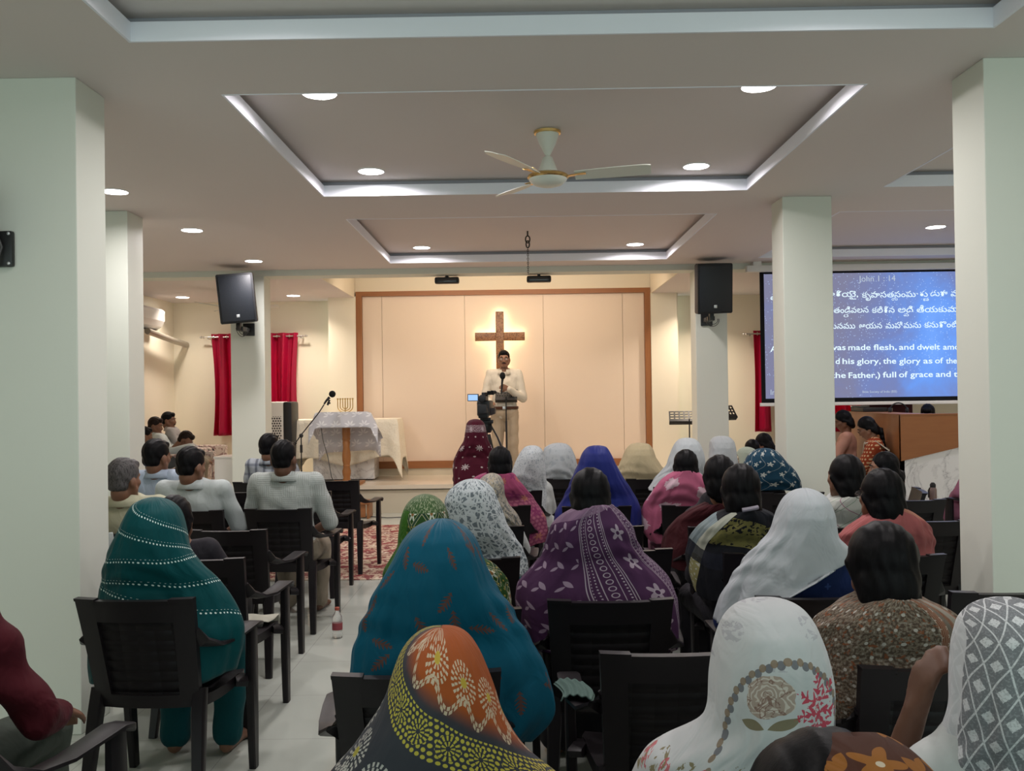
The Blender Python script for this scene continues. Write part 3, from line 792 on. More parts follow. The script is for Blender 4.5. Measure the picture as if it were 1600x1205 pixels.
# ------------------------------------------------------------------ projection screen with its projected slide
SX0, SX1, SZ0, SZ1, SY = 2.895, 5.72, 1.425, 2.99, 10.70
m_slide = Mat('projected_slide', (0.02, 0.03, 0.08), 0.8, 0.1, coord='Object')
def slide_nodes():
    nt = m_slide.nt; x, y, z = m_slide.coords()
    nz = m_slide.noise(1.5, 5, 0.6, 0.4)
    hz = mnode(nt, 'MULTIPLY', (x - 0.62) * 0.95, 1.0)
    glow = mnode(nt, 'SUBTRACT', 1.0, hyp(hz, z * 0.42), clamp=True)
    fac = mnode(nt, 'ADD', glow * 0.75, (nz - 0.5) * 0.9, clamp=True)
    ramp = nt.nodes.new('ShaderNodeValToRGB'); cr = ramp.color_ramp
    cr.elements[0].position = 0.0; cr.elements[0].color = (0.16, 0.16, 0.24, 1)
    cr.elements[1].position = 1.0; cr.elements[1].color = (0.16, 0.36, 0.85, 1)
    e = cr.elements.new(0.35); e.color = (0.13, 0.17, 0.36, 1)
    e = cr.elements.new(0.62); e.color = (0.11, 0.25, 0.66, 1)
    nt.links.new(fac.s, ramp.inputs[0])
    vo = m_slide.voronoi(34)
    star = (vo < 0.17) * ((m_slide.noise(2.1, 2) * 1.6 + z * 0.5) > 0.62)
    mx = nt.nodes.new('ShaderNodeMix'); mx.data_type = 'RGBA'
    nt.links.new((star * 0.55).s, mx.inputs['Factor']); nt.links.new(ramp.outputs[0], mx.inputs['A'])
    mx.inputs['B'].default_value = (0.45, 0.62, 0.95, 1)
    nt.links.new(mx.outputs['Result'], m_slide.b.inputs['Emission Color'])
    m_slide.b.inputs['Emission Strength'].default_value = 1.0
slide_nodes()
m_text = emission('projected_white', (0.75, 0.92, 1.0), 0.85)
m_text2 = emission('projected_grey', (0.62, 0.72, 0.85), 0.6)
m_bezel = simple('black_screen_border', (0.008, 0.008, 0.01), 0.8, 0.2)
scx, scz = (SX0 + SX1) / 2, (SZ0 + SZ1) / 2
t_scr = thing('projection_screen', 'pull-down projection screen showing a blue slide with Bible verses', 'projection screen', (scx, SY, scz))
hw, hh = (SX1 - SX0) / 2, (SZ1 - SZ0) / 2
put('slide', MB().box((-hw + 0.05, -0.004, -hh + 0.05), (hw - 0.05, 0, hh - 0.03)), m_slide, t_scr, smooth=False)
put('border', MB().box((-hw, 0.0005, -hh), (hw, 0.004, hh)), m_bezel, t_scr, smooth=False)
put('bottom_bar', MB().box((-hw - 0.02, -0.014, -hh - 0.04), (hw + 0.02, 0.014, -hh), 0.006), m_acw, t_scr)
put('roller_case', MB().box((-hw - 0.16, -0.045, hh - 0.005), (hw + 0.10, 0.05, hh + 0.075), 0.02), m_acw, t_scr)
put('mount', MB().box((-hw - 0.08, -0.03, hh + 0.06), (-hw + 0.02, 0.09, hh + 0.13), 0.004), m_acw, t_scr)

def text_at(s, px0, px1, zc, mat, bold=0.0, size=0.1, sub=None):
    """one word of the slide, stretched to the world width px0..px1 (metres), baseline at zc"""
    cu = bpy.data.curves.new('slide_text', 'FONT'); cu.body = s; cu.size = size; cu.offset = bold * size
    cu.resolution_u = 4
    tmp = bpy.data.objects.new('slide_text', cu); COL.objects.link(tmp)
    bpy.context.view_layer.update()
    me = bpy.data.meshes.new_from_object(tmp.evaluated_get(bpy.context.evaluated_depsgraph_get()))
    bpy.data.objects.remove(tmp)
    n = len(me.vertices)
    if n == 0: return None
    co = np.zeros(n * 3); me.vertices.foreach_get('co', co); co = co.reshape(-1, 3)
    x0, x1 = co[:, 0].min(), co[:, 0].max()
    k = (px1 - px0) / (x1 - x0)
    out = np.stack([px0 + (co[:, 0] - x0) * k - scx, np.full(n, -0.0055), co[:, 1] * (k if sub is None else sub) + zc - scz], 1)
    me.vertices.foreach_set('co', out.ravel()); me.update()
    me['kind'] = 'text'
    o = bpy.data.objects.new('slide_text', me); COL.objects.link(o)
    me.materials.append(mat); o.parent = t_scr
    return o
SLIDE = [
 ('John 1 : 14', 4.071, 4.508, 2.856, 't2', 0.0),
 ('ధారియై,', 3.66, 4.062, 2.676, 't', 0.006),
 ('కృపాసతసంపూరు', 4.108, 4.888, 2.664, 't', 0.006),
 ('డుగా', 4.92, 5.122, 2.669, 't', 0.006),
 ('మన', 5.161, 5.346, 2.666, 't', 0.006),
 ('తండివలన', 3.769, 4.182, 2.486, 't', 0.006),
 ('కలిగిన', 4.224, 4.492, 2.481, 't', 0.006),
 ('అది', 4.531, 4.712, 2.481, 't', 0.006),
 ('తీయకుమారుని', 4.754, 5.483, 2.479, 't', 0.006),
 ('మనము', 3.693, 4.021, 2.298, 't', 0.006),
 ('ఆయన', 4.067, 4.34, 2.296, 't', 0.006),
 ('మహిమను', 4.382, 4.803, 2.295, 't', 0.006),
 ('కనుగొంటిమి', 4.842, 5.354, 2.296, 't', 0.006),
 ('was', 3.704, 3.903, 2.043, 't', 0.012),
 ('made', 3.934, 4.199, 2.04, 't', 0.012),
 ('flesh,', 4.234, 4.509, 2.037, 't', 0.012),
 ('and', 4.537, 4.716, 2.036, 't', 0.012),
 ('dwelt', 4.751, 5.023, 2.033, 't', 0.012),
 ('among us', 5.06, 5.49, 2.03, 't', 0.012),
 ('behel', 3.52, 3.76, 1.877, 't', 0.012),
 ('d', 3.78, 3.83, 1.878, 't', 0.012),
 ('his', 3.862, 4.004, 1.877, 't', 0.012),
 ('glory,', 4.034, 4.316, 1.874, 't', 0.012),
 ('the', 4.343, 4.5, 1.873, 't', 0.012),
 ('glory', 4.535, 4.79, 1.87, 't', 0.012),
 ('as', 4.821, 4.93, 1.869, 't', 0.012),
 ('of', 4.96, 5.058, 1.869, 't', 0.012),
 ('the only', 5.09, 5.418, 1.865, 't', 0.012),
 ('of the', 3.587, 3.899, 1.711, 't', 0.012),
 ('Father,)', 3.932, 4.306, 1.708, 't', 0.012),
 ('full', 4.338, 4.497, 1.709, 't', 0.012),
 ('of', 4.53, 4.634, 1.709, 't', 0.012),
 ('grace', 4.665, 4.932, 1.708, 't', 0.012),
 ('and', 4.967, 5.144, 1.707, 't', 0.012),
 ('truth.', 5.179, 5.458, 1.706, 't', 0.012),
 ('Bible Society of India (BSI)', 4.094, 4.502, 1.528, 't2', 0.0),
 ('A', 3.007, 3.087, 2.034, 't', 0.012),
 ('nd the Word', 3.102, 3.721, 2.032, 't', 0.012),
 ('ఆ', 3.019, 3.134, 2.645, 't', 0.006),
 ('In A', 3.003, 3.149, 1.521, 't2', 0),
]
for s, a, b, zc, mm, bo in SLIDE:
    text_at(s, a, b, zc, m_text if mm == 't' else m_text2, bo, sub=0.95 if s.isascii() and mm == 't' else 0.98 if mm == 't' else None)

# the small under-letters of the joined consonants
for s, a, b, zc in [('య', 4.46, 4.53, 2.625), ('ణ', 4.835, 4.90, 2.615), ('ర', 3.885, 3.945, 2.435), ('వ', 4.60, 4.66, 2.435)]:
    text_at(s, a, b, zc, m_text, 0.004, sub=0.55)
# ------------------------------------------------------------------ sound counter
BX, BY = 4.07, 9.6
m_ctr = Mat('orange_wood_laminate', (0.36, 0.145, 0.05), 0.35, 0.45)
m_ctr.over(m_ctr.noise(4, 5, 0.6, 0.8, (0.5, 0.5, 5)), (0.23, 0.08, 0.028), 0.8)
t = thing('counter', 'wooden sound counter with a slanting white marble base below the screen', 'counter', (BX, BY, 0))
mb = MB(); H = 1.29
put('side_panel', MB().box((0.0, 0.0, 0.0), (0.04, 1.75, H)), m_ctr, t, smooth=False)
mb = MB().prism([(0.0, 0.80), (0.62, 0.94), (1.6, 1.16), (1.6, H), (0.0, H)], 'Y', -0.012, 0.03)
put('front_panel', mb, m_ctr, t, smooth=False)
put('marble_panel', MB().prism([(0.0, 0.0), (1.6, 0.0), (1.6, 1.16), (0.62, 0.94), (0.0, 0.80)], 'Y', 0.0, 0.03), m_marble, t, smooth=False)
put('countertop', MB().box((0.0, -0.015, H), (1.6, 0.06, H + 0.012)).box((-0.01, 0.06, H), (0.30, 1.75, H + 0.012)), m_ctr, t, smooth=False)
put('desk', MB().box((0.04, 0.03, 1.02), (1.6, 0.55, 1.05)), m_ctr, t, smooth=False)
m_mar = simple('maroon_vinyl', (0.10, 0.012, 0.02), 0.5)
t = thing('sound_mixer', 'black sound mixer lying on the counter beside the pink curtain', 'sound mixer', (BX + 0.14, BY + 1.25, H + 0.013))
put('body', MB().box((-0.13, -0.2, 0), (0.16, 0.2, 0.05), 0.01), m_blk, t)
put('rear_panel', MB().box((-0.13, 0.17, 0.05), (0.16, 0.2, 0.07), 0.004), m_acw, t)
t = thing('equipment_case', 'maroon equipment case on the far end of the counter', 'case', (BX + 0.45, BY + 1.55, 0))
put('body', MB().box((-0.22, -0.15, 0), (0.30, 0.15, 1.43), 0.01), m_mar, t)
put('latch', MB().box((0.0, -0.16, 1.30), (0.05, -0.15, 1.34), 0.003), m_steel, t)
t = thing('headphones', 'black headphones with a curved band resting on the counter', 'headphones', (BX + 0.30, BY + 0.75, 1.29))
put('headband', MB().tube([(0.10 * math.cos(q), 0, 0.02 + 0.10 * math.sin(q)) for q in [math.pi * i / 14 for i in range(15)]], 0.008, 8), m_blk, t)
for s in (-1, 1):
    put('ear_cup', MB().sphere((s * 0.1, 0, 0.028), (0.018, 0.035, 0.04), 12), m_blk, t)
put('stand', MB().box((-0.08, -0.05, -0.24), (0.08, 0.05, -0.005), 0.004), m_mar, t)

# ------------------------------------------------------------------ plastic armchairs
m_ch = Mat('dark_brown_plastic', (0.011, 0.0088, 0.0105), 0.42, 0.3)
m_ch.bump(m_ch.noise(300, 2), 0.06, 0.001)
m_wv = Mat('woven_plastic_back', (0.009, 0.0072, 0.0085), 0.5, 0.2)
x, y, z = m_wv.coords()
m_wv.bump(eabs(esin(x * 48)) * 0.35 + eabs(esin(z * 75)) * 0.65, 1.0, 0.010)

def back_pt(u, t, off=0.0):
    """point on the curved backrest: u -1..1 across, t 0..1 up"""
    hw = 0.200 + 0.026 * t
    yy = -0.185 - 0.105 * t - 0.012 * (t * t)
    bow = -0.028 * (1 - u * u)
    return Vector((u * hw, yy + bow - off, 0.40 + 0.435 * t))
def back_slab(u0, u1, t0, t1, o0, o1, nu=10, nt=8, top=None):
    mb = MB(); rows = []
    for j in range(nt + 1):
        t = t0 + (t1 - t0) * j / nt; ring = []
        for i in range(nu + 1): ring.append(back_pt(u0 + (u1 - u0) * i / nu, t, o0))
        for i in range(nu + 1): ring.append(back_pt(u1 - (u1 - u0) * i / nu, t, o1))
        rows.append(ring)
    return mb.rings(rows)
CH = {}
def build_chair_meshes():
    mb = back_slab(-1, -0.66, 0.0, 1.0, 0.016, -0.012, 4)
    m2 = back_slab(0.66, 1, 0.0, 1.0, 0.016, -0.012, 4); mb.add(m2.v, m2.f)
    m2 = back_slab(-0.66, 0.66, 0.80, 0.985, 0.016, -0.012, 10, 3); mb.add(m2.v, m2.f)
    m2 = back_slab(-0.66, 0.66, 0.0, 0.12, 0.016, -0.012, 10, 2); mb.add(m2.v, m2.f)
    m2 = back_slab(-1.0, -0.62, 0.985, 1.01, 0.022, -0.014, 4, 1); mb.add(m2.v, m2.f)
    m2 = back_slab(0.62, 1.0, 0.985, 1.01, 0.022, -0.014, 4, 1); mb.add(m2.v, m2.f)
    m2 = back_slab(-0.62, 0.62, 0.975, 0.995, 0.020, -0.014, 10, 1); mb.add(m2.v, m2.f)
    CH['backrest'] = mb.mesh('chair_backrest')
    mb = back_slab(-0.67, 0.67, 0.11, 0.81, 0.002, -0.010, 14, 12)
    CH['backrest_panel'] = mb.mesh('chair_backrest_panel')
    mb = MB(); rings = []
    for k in range(9):
        s = k / 8; yy = -0.20 + 0.43 * s
        hw = 0.205 + 0.030 * s - (0.02 if k in (0, 8) else 0); zz = 0.425 - 0.018 * math.sin(s * 3.1) + (0 if k < 7 else -0.012 * (k - 6))
        rings.append([(-hw, yy, zz + 0.012), (-hw * 0.5, yy, zz), (0, yy, zz - 0.004), (hw * 0.5, yy, zz), (hw, yy, zz + 0.012), (hw, yy, zz - 0.03), (0, yy, zz - 0.02), (-hw, yy, zz - 0.03)])
    mb.rings(rings); CH['seat'] = mb.mesh('chair_seat')
    for s, n in ((-1, 'L'), (1, 'R')):
        mb = MB()
        mb.strap([(s * 0.200, -0.195, 0.47), (s * 0.202, -0.215, 0.38), (s * 0.212, -0.25, 0.18), (s * 0.222, -0.285, 0.0)], [(1, 0, 0)] * 4, [0.05, 0.052, 0.045, 0.036], [0.04, 0.05, 0.042, 0.034])
        CH['rear' + n] = mb.mesh('chair_rear_leg')
        mb = MB()
        mb.strap([(s * 0.272, 0.165, 0.618), (s * 0.270, 0.17, 0.44), (s * 0.266, 0.185, 0.22), (s * 0.262, 0.205, 0.0)], [(0, 1, 0)] * 4, [0.075, 0.078, 0.062, 0.044], [0.03, 0.034, 0.034, 0.030])
        mb.strap([(s * 0.225, 0.10, 0.405), (s * 0.268, 0.12, 0.40)], [(0, 1, 0)] * 2, 0.10, 0.03)
        CH['front' + n] = mb.mesh('chair_front_leg')
        mb = MB()
        P = [(s * 0.212, -0.262, 0.705), (s * 0.232, -0.235, 0.655), (s * 0.256, -0.165, 0.628), (s * 0.270, -0.06, 0.622), (s * 0.276, 0.06, 0.628), (s * 0.276, 0.15, 0.630), (s * 0.274, 0.205, 0.618), (s * 0.272, 0.222, 0.598)]
        mb.strap(P, [(0.3 * s, 0.2, 0.9), (0.7, 0, 0.5 * s), (1, 0, 0.12 * s), (1, 0, 0), (1, 0, 0), (1, 0, 0), (1, 0, 0), (1, 0, 0)], [0.03, 0.048, 0.062, 0.068, 0.073, 0.077, 0.072, 0.056], [0.02, 0.018, 0.016, 0.015, 0.015, 0.016, 0.016, 0.014])
        CH['arm' + n] = mb.mesh('chair_arm')
build_chair_meshes()
CH_RZ = random.Random(5)
def chair(x, yback, label, rz=0.0, z=0.0):
    """yback = world y of the top of the backrest at rz = 0"""
    c, s = math.cos(rz), math.sin(rz)
    t = thing('plastic_armchair', label, 'chair', (x - 0.29 * s, yback + 0.29 * c, z), rz, 'dark plastic armchairs of the congregation')
    put('backrest', CH['backrest'], m_ch, t); put('backrest_panel', CH['backrest_panel'], m_wv, t); put('seat', CH['seat'], m_ch, t)
    for n in 'LR':
        put('leg', CH['rear' + n], m_ch, t); put('leg', CH['front' + n], m_ch, t); put('arm', CH['arm' + n], m_ch, t)
    return t
CHAIRS = [
 (-1.439, 3.35, 'dark plastic armchair under the woman in the green-blue sequinned veil', -3),
 (-1.502, 4.16, 'empty dark plastic armchair just ahead of the sequinned-veil woman, pale cloth on its seat', -2),
 (-1.645, 5.04, 'empty dark plastic armchair by the aisle behind the man in the line-patterned shirt', -3),
 (-1.607, 5.96, 'dark plastic armchair under the man in the line-patterned shirt', -3),
 (-1.696, 7.0, 'empty dark plastic armchair directly ahead of the man in the line-patterned shirt', -2),
 (-1.633, 7.9, 'empty dark plastic armchair by the aisle nearest the lectern', -6),
 (-2.243, 5.0, 'dark plastic armchair under the grey-haired man beside the column', 2),
 (-2.184, 5.93, 'dark plastic armchair under the man in the plain white shirt', -2),
 (-2.637, 6.45, 'dark plastic armchair under the man in the pale blue shirt', 0),
 (-2.267, 7.05, 'empty dark plastic armchair between the plain white shirt and the line-patterned shirt', 0),
 (-2.284, 7.84, 'dark plastic armchair under the man in the checked shirt', -3),
 (-1.521, 2.2, 'dark plastic armchair of the man in the maroon shirt, only its arm in the picture', -8),
 (-0.284, 2.42, 'dark plastic armchair under the woman in the blue leaf-embroidered veil', 3),
 (0.318, 3.24, 'dark plastic armchair under the woman in the purple flowered shawl', 0),
 (0.446, 2.59, 'empty dark plastic armchair ahead of the white rose-printed veil', 2),
 (1.126, 2.42, 'dark plastic armchair under the woman in the brown printed shawl', 0),
 (1.784, 3.29, 'empty dark plastic armchair beside the near right column', 0),
 (1.069, 3.25, 'dark plastic armchair under the woman in the white veil and navy blouse', 0),
 (-0.228, 4.09, 'dark plastic armchair under the woman in the white lace veil and light blue dress', 0),
 (-0.227, 3.1, 'dark plastic armchair under the woman in the green and gold veil', 6),
 (-0.205, 5.04, 'dark plastic armchair under the woman in the grey satin scarf', 0),
 (-0.154, 5.96, 'dark plastic armchair under the woman in the magenta flowered shawl', 0),
 (-0.054, 6.86, 'dark plastic armchair under the slim white lace veil', 0),
 (0.426, 7.78, 'dark plastic armchair under the white silky veil in the front row', 0),
 (0.498, 5.86, 'dark plastic armchair under the woman in the royal blue veil', 0),
 (0.456, 4.98, 'empty dark plastic armchair hidden ahead of the purple flowered shawl', 0),
 (0.491, 4.26, 'empty dark plastic armchair right of the purple flowered shawl', 0),
 (1.13, 7.67, 'dark plastic armchair under the woman in the cream veil', 0),
 (1.147, 5.86, 'dark plastic armchair under the woman in the pink tie-dyed shawl', 0),
 (1.141, 4.92, 'dark plastic armchair under the woman in the plain maroon shawl', 0),
 (1.151, 4.12, 'dark plastic armchair under the woman in the black and olive shawl', 0),
 (1.965, 6.5, 'dark plastic armchair under the woman in the dark blue flowered veil', 0),
 (1.665, 4.03, 'dark plastic armchair under the woman in the salmon shawl', 0),
 (1.785, 4.87, 'dark plastic armchair under the woman in the white line-printed blouse', 0),
 (2.307, 5.06, 'empty dark plastic armchair ahead of the salmon shawl, by the right column', 0),
 (2.603, 6.0, 'empty dark plastic armchair below the water bottle at the counter', 0),
 (1.261, 6.98, 'dark plastic armchair under the white veil left of the right stage column', 0),
 (1.75, 7.75, 'dark plastic armchair under the white veil before the right stage column', 0),
 (-0.131, 1.42, 'dark plastic armchair under the woman in the orange and black dotted veil', 0),
 (0.389, 1.45, 'dark plastic armchair under the woman in the white rose-printed veil', 0),
 (0.782, 1.45, 'dark plastic armchair under the woman in the white diamond-patterned veil', 0),
 (0.261, 0.75, 'dark plastic armchair under the woman in the brown flower-printed scarf', 0),
 (2.88, 6.53, 'dark plastic armchair under the side-facing woman with the low bun', 75),
 (4.05, 9.8, 'dark plastic armchair under the woman in the rust red printed dress', 68),
 (4.05, 10.5, 'dark plastic armchair under the woman in the peach sari', 72),
 (4.1, 7.4, 'dark plastic armchair under the woman in the pink flowered dress', 20),
]
for x, yb, lab, rz in CHAIRS:
    chair(x, yb, lab, R(rz))
# ------------------------------------------------------------------ people: builders
V = Vector
class Prims:
    """closed solids that are fused into one continuous skin"""
    def __init__(s): s.mb = MB()
    def ell(s, c, r, M=None, n=20):
        s.mb.sphere(c, r, n, M); return s
    def cap(s, a, ra, b, rb, n=14):
        a, b = V(a), V(b); d = (b - a)
        if d.length < 1e-5: return s.ell(a, ra)
        t = d.normalized(); up = V((0, 0, 1)) if abs(t.z) < 0.9 else V((1, 0, 0))
        u = t.cross(up).normalized(); w = u.cross(t).normalized(); rings = []
        for k in range(1, 7):
            q = math.pi / 2 * (1 - k / 6.0) ; rings.append((a - t * ra * math.sin(q), max(ra * math.cos(q), ra * 0.05)))
        for k in range(0, 6):
            q = math.pi / 2 * k / 6.0; rings.append((b + t * rb * math.sin(q), rb * math.cos(q)))
        s.mb.rings([[p + (u * math.cos(2*math.pi*j/n) + w * math.sin(2*math.pi*j/n)) * r for j in range(n)] for p, r in rings]); return s
    def chain(s, pts, rs):
        for i in range(len(pts) - 1): s.cap(pts[i], rs[i], pts[i+1], rs[i+1])
        return s
    def fuse(s, name, voxel=0.01, smooth=3):
        me = s.mb.mesh(name)
        o = bpy.data.objects.new(name, me); COL.objects.link(o)
        r = o.modifiers.new('r', 'REMESH'); r.mode = 'VOXEL'; r.voxel_size = voxel; r.use_smooth_shade = True
        sm = o.modifiers.new('s', 'SMOOTH'); sm.factor = 0.5; sm.iterations = smooth
        dg = bpy.context.evaluated_depsgraph_get(); dg.update()
        out = bpy.data.meshes.new_from_object(o.evaluated_get(dg)); out.name = name
        bpy.data.objects.remove(o); bpy.data.meshes.remove(me)
        out.polygons.foreach_set('use_smooth', [True] * len(out.polygons))
        return out
def getco(me):
    co = np.zeros(len(me.vertices) * 3); me.vertices.foreach_get('co', co); return co.reshape(-1, 3)
def setco(me, co): me.vertices.foreach_set('co', np.ascontiguousarray(co).ravel()); me.update()
def getno(me):
    no = np.zeros(len(me.vertices) * 3); me.vertices.foreach_get('normal', no); return no.reshape(-1, 3)

def hand(pr, w, d, nrm, side, curl=0.5, sc=1.0, spread=0.06):
    """palm, four fingers and a thumb; w wrist, d pointing to the knuckles, nrm out of the palm, side +1/-1 towards the thumb"""
    w, d, nrm = V(w), V(d).normalized(), V(nrm); nrm = (nrm - d * nrm.dot(d)).normalized()
    sd = d.cross(nrm).normalized() * side
    pl = 0.085 * sc
    spec = [(0.030, 0.068), (0.010, 0.078), (-0.011, 0.071), (-0.031, 0.055)]
    for i, (off, L) in enumerate(spec):
        k = w + d * (pl - abs(off - 0.005) * 0.25) + sd * off * sc
        pr.cap(w + sd * off * 0.45 * sc, 0.018 * sc, k, 0.0125 * sc, 10)
        p = k; dd = (d + sd * off * spread * 20).normalized()
        for j, (fr, rr) in enumerate(((0.45, 0.0092), (0.30, 0.0083), (0.25, 0.0072))):
            a = curl * (0.55 + 0.35 * j) * (1 + 0.12 * i)
            ax = d.cross(nrm).normalized()
            dd = (Matrix.Rotation(a, 3, ax) @ dd).normalized()
            if dd.dot(nrm) < -0.02 and j == 0: dd = (Matrix.Rotation(-2 * a, 3, ax) @ dd).normalized()
            q = p + dd * L * fr * sc; pr.cap(p, rr * sc, q, rr * 0.93 * sc, 10); p = q
    b = w + d * 0.025 * sc + sd * 0.02 * sc
    m = b + (d * 0.55 + sd * 0.75 + nrm * 0.25).normalized() * 0.042 * sc
    e = m + (d * 0.85 + sd * 0.25 + nrm * (0.2 + 0.5 * curl)).normalized() * 0.033 * sc
    e2 = e + (d * 0.85 + nrm * (0.2 + 0.6 * curl)).normalized() * 0.024 * sc
    pr.cap(b, 0.016 * sc, m, 0.0125 * sc, 10); pr.cap(m, 0.0118 * sc, e, 0.0105 * sc, 10); pr.cap(e, 0.0105 * sc, e2, 0.0085 * sc, 10)

def head_prims(pr, c, M, s=1.0, fine=False):
    def P(x, y, z): return V(c) + M @ V((x * s, y * s, z * s))
    M4 = M
    pr.ell(P(0, -0.010, 0.028), (0.073*s, 0.088*s, 0.090*s), M4)
    pr.ell(P(0, 0.030, -0.035), (0.058*s, 0.056*s, 0.070*s), M4)
    pr.ell(P(0, 0.047, -0.085), (0.036*s, 0.034*s, 0.027*s), M4)
    for k in (-1, 1):
        pr.cap(P(k*0.052, 0.012, -0.05), 0.028*s, P(k*0.022, 0.052, -0.088), 0.022*s)      # jaw
        pr.cap(P(k*0.034, 0.066, -0.012), 0.020*s, P(k*0.050, 0.040, -0.012), 0.022*s)     # cheek bone
        pr.cap(P(k*0.014, 0.079, 0.028), 0.010*s, P(k*0.046, 0.064, 0.030), 0.010*s)       # brow
        pr.ell(P(k*0.078, -0.014, -0.014), (0.011*s, 0.022*s, 0.032*s), M4, 12)            # ear
        pr.ell(P(k*0.070, -0.004, -0.036), (0.008*s, 0.010*s, 0.012*s), M4, 10)
    pr.cap(P(0, 0.080, 0.018), 0.009*s, P(0, 0.101, -0.026), 0.011*s)                      # nose
    pr.cap(P(-0.012, 0.090, -0.031), 0.0085*s, P(0.012, 0.090, -0.031), 0.0085*s)
    pr.cap(P(-0.016, 0.080, -0.056), 0.0075*s, P(0.016, 0.080, -0.056), 0.0075*s)          # lips
    pr.cap(P(-0.014, 0.078, -0.066), 0.0080*s, P(0.014, 0.078, -0.066), 0.0080*s)
    return P

def rotm(turn=0, nod=0, tilt=0):
    return (Matrix.Rotation(R(turn), 3, 'Z') @ Matrix.Rotation(R(-nod), 3, 'X') @ Matrix.Rotation(R(tilt), 3, 'Y'))

SKIN = {}
def skin(n, c):
    m = Mat('skin_' + n, c, 0.5, 0.4); m.over(m.noise(9, 3), tuple(q * 0.86 for q in c), 0.6)
    m.b.inputs['Subsurface Weight'].default_value = 0.06; m.b.inputs['Subsurface Radius'].default_value = (0.6, 0.25, 0.15); m.b.inputs['Subsurface Scale'].default_value = 0.012
    SKIN[n] = m
skin('brown', (0.185, 0.088, 0.052)); skin('dark', (0.125, 0.058, 0.035)); skin('light', (0.26, 0.13, 0.08))
def hairmat(n, c, g=None):
    m = Mat('hair_' + n, c, 0.45, 0.09)
    nz = m.noise(70, 4, 0.65, 0.3, (1, 1, 0.12)); m.over(nz > 0.56, tuple(q * 1.5 + 0.001 for q in c), 0.7)
    if g: m.over(m.noise(170, 3, 0.6, 0.5, (1, 1, 0.2)) > 0.47, g, 0.7)
    m.bump(nz, 0.25, 0.003); return m
H_BLK = hairmat('black', (0.0045, 0.0042, 0.005)); H_GRY = hairmat('grey', (0.045, 0.042, 0.043), (0.115, 0.11, 0.11)); H_BRN = hairmat('brownish', (0.016, 0.010, 0.008))
M_LIP = simple('lips', (0.17, 0.05, 0.045), 0.45); M_EYE = simple('eye_white', (0.36, 0.33, 0.30), 0.35); M_IRIS = simple('eye_iris', (0.012, 0.008, 0.006), 0.15, 0.6)
M_BROW = simple('brow_hair', (0.010, 0.008, 0.008), 0.7); M_LENS = Mat('spectacle_lens', (0.9, 0.92, 0.92), 0.05, 0.5); M_LENS.alpha(0.05)

def skel(zc, yh=-0.13, s=1.0, lean=0.0, seat=0.43, sh=1.0):
    """seated joints; zc crown height, yh head centre y"""
    k = (zc - seat) / 0.79
    Z = lambda z: seat + (z - 0.43) * k
    J = dict(zc=zc, s=s, k=min(k, 1.02), head=V((0, yh, zc - 0.122)), neck=V((0, yh * 0.55 - 0.03, zc - 0.30)), chest=V((0, -0.07 + lean * 0.6, min(Z(0.86), zc - 0.36))),
             belly=V((0, -0.05 + lean * 0.3, Z(0.66))), pelvis=V((0, -0.03, seat + 0.10)))
    for n, q in (('L', -1), ('R', 1)):
        J['sho' + n] = V((q * 0.158 * s * sh, yh * 0.4 - 0.035, zc - 0.305 - 0.01))
        J['elb' + n] = V((q * 0.225 * s * sh, 0.03 + lean, Z(0.68)))
        J['wri' + n] = V((q * 0.085, 0.24 + lean, Z(0.585)))
        J['hd' + n] = V((-q * 0.25, 1, -0.15)); J['hn' + n] = V((0, -0.1, -1)); J['curl' + n] = 0.45
        J['hip' + n] = V((q * 0.09 * s, 0.0, seat + 0.085)); J['kne' + n] = V((q * 0.125, 0.40, seat + 0.06))
        J['ank' + n] = V((q * 0.115, 0.37, 0.085)); J['toe' + n] = V((q * 0.13, 0.52, 0.03))
    return J
def standing(zc, s=1.0):
    f = zc / 1.76
    J = dict(zc=zc, s=s, head=V((0, 0.02, zc - 0.122)), neck=V((0, -0.01, zc - 0.295)), chest=V((0, -0.01, 1.28 * f)), belly=V((0, 0.0, 1.08 * f)), pelvis=V((0, 0, 0.92 * f)))
    for n, q in (('L', -1), ('R', 1)):
        J['sho' + n] = V((q * 0.178 * s, -0.015, zc - 0.318)); J['elb' + n] = V((q * 0.235, -0.02, 1.13 * f)); J['wri' + n] = V((q * 0.22, 0.10, 0.90 * f))
        J['hd' + n] = V((0, 0.2, -1)); J['hn' + n] = V((-q, 0, 0)); J['curl' + n] = 0.5
        J['hip' + n] = V((q * 0.09, 0.0, 0.88 * f)); J['kne' + n] = V((q * 0.105, 0.02, 0.49 * f)); J['ank' + n] = V((q * 0.11, -0.03, 0.09)); J['toe' + n] = V((q * 0.13, 0.13, 0.035))
    return J
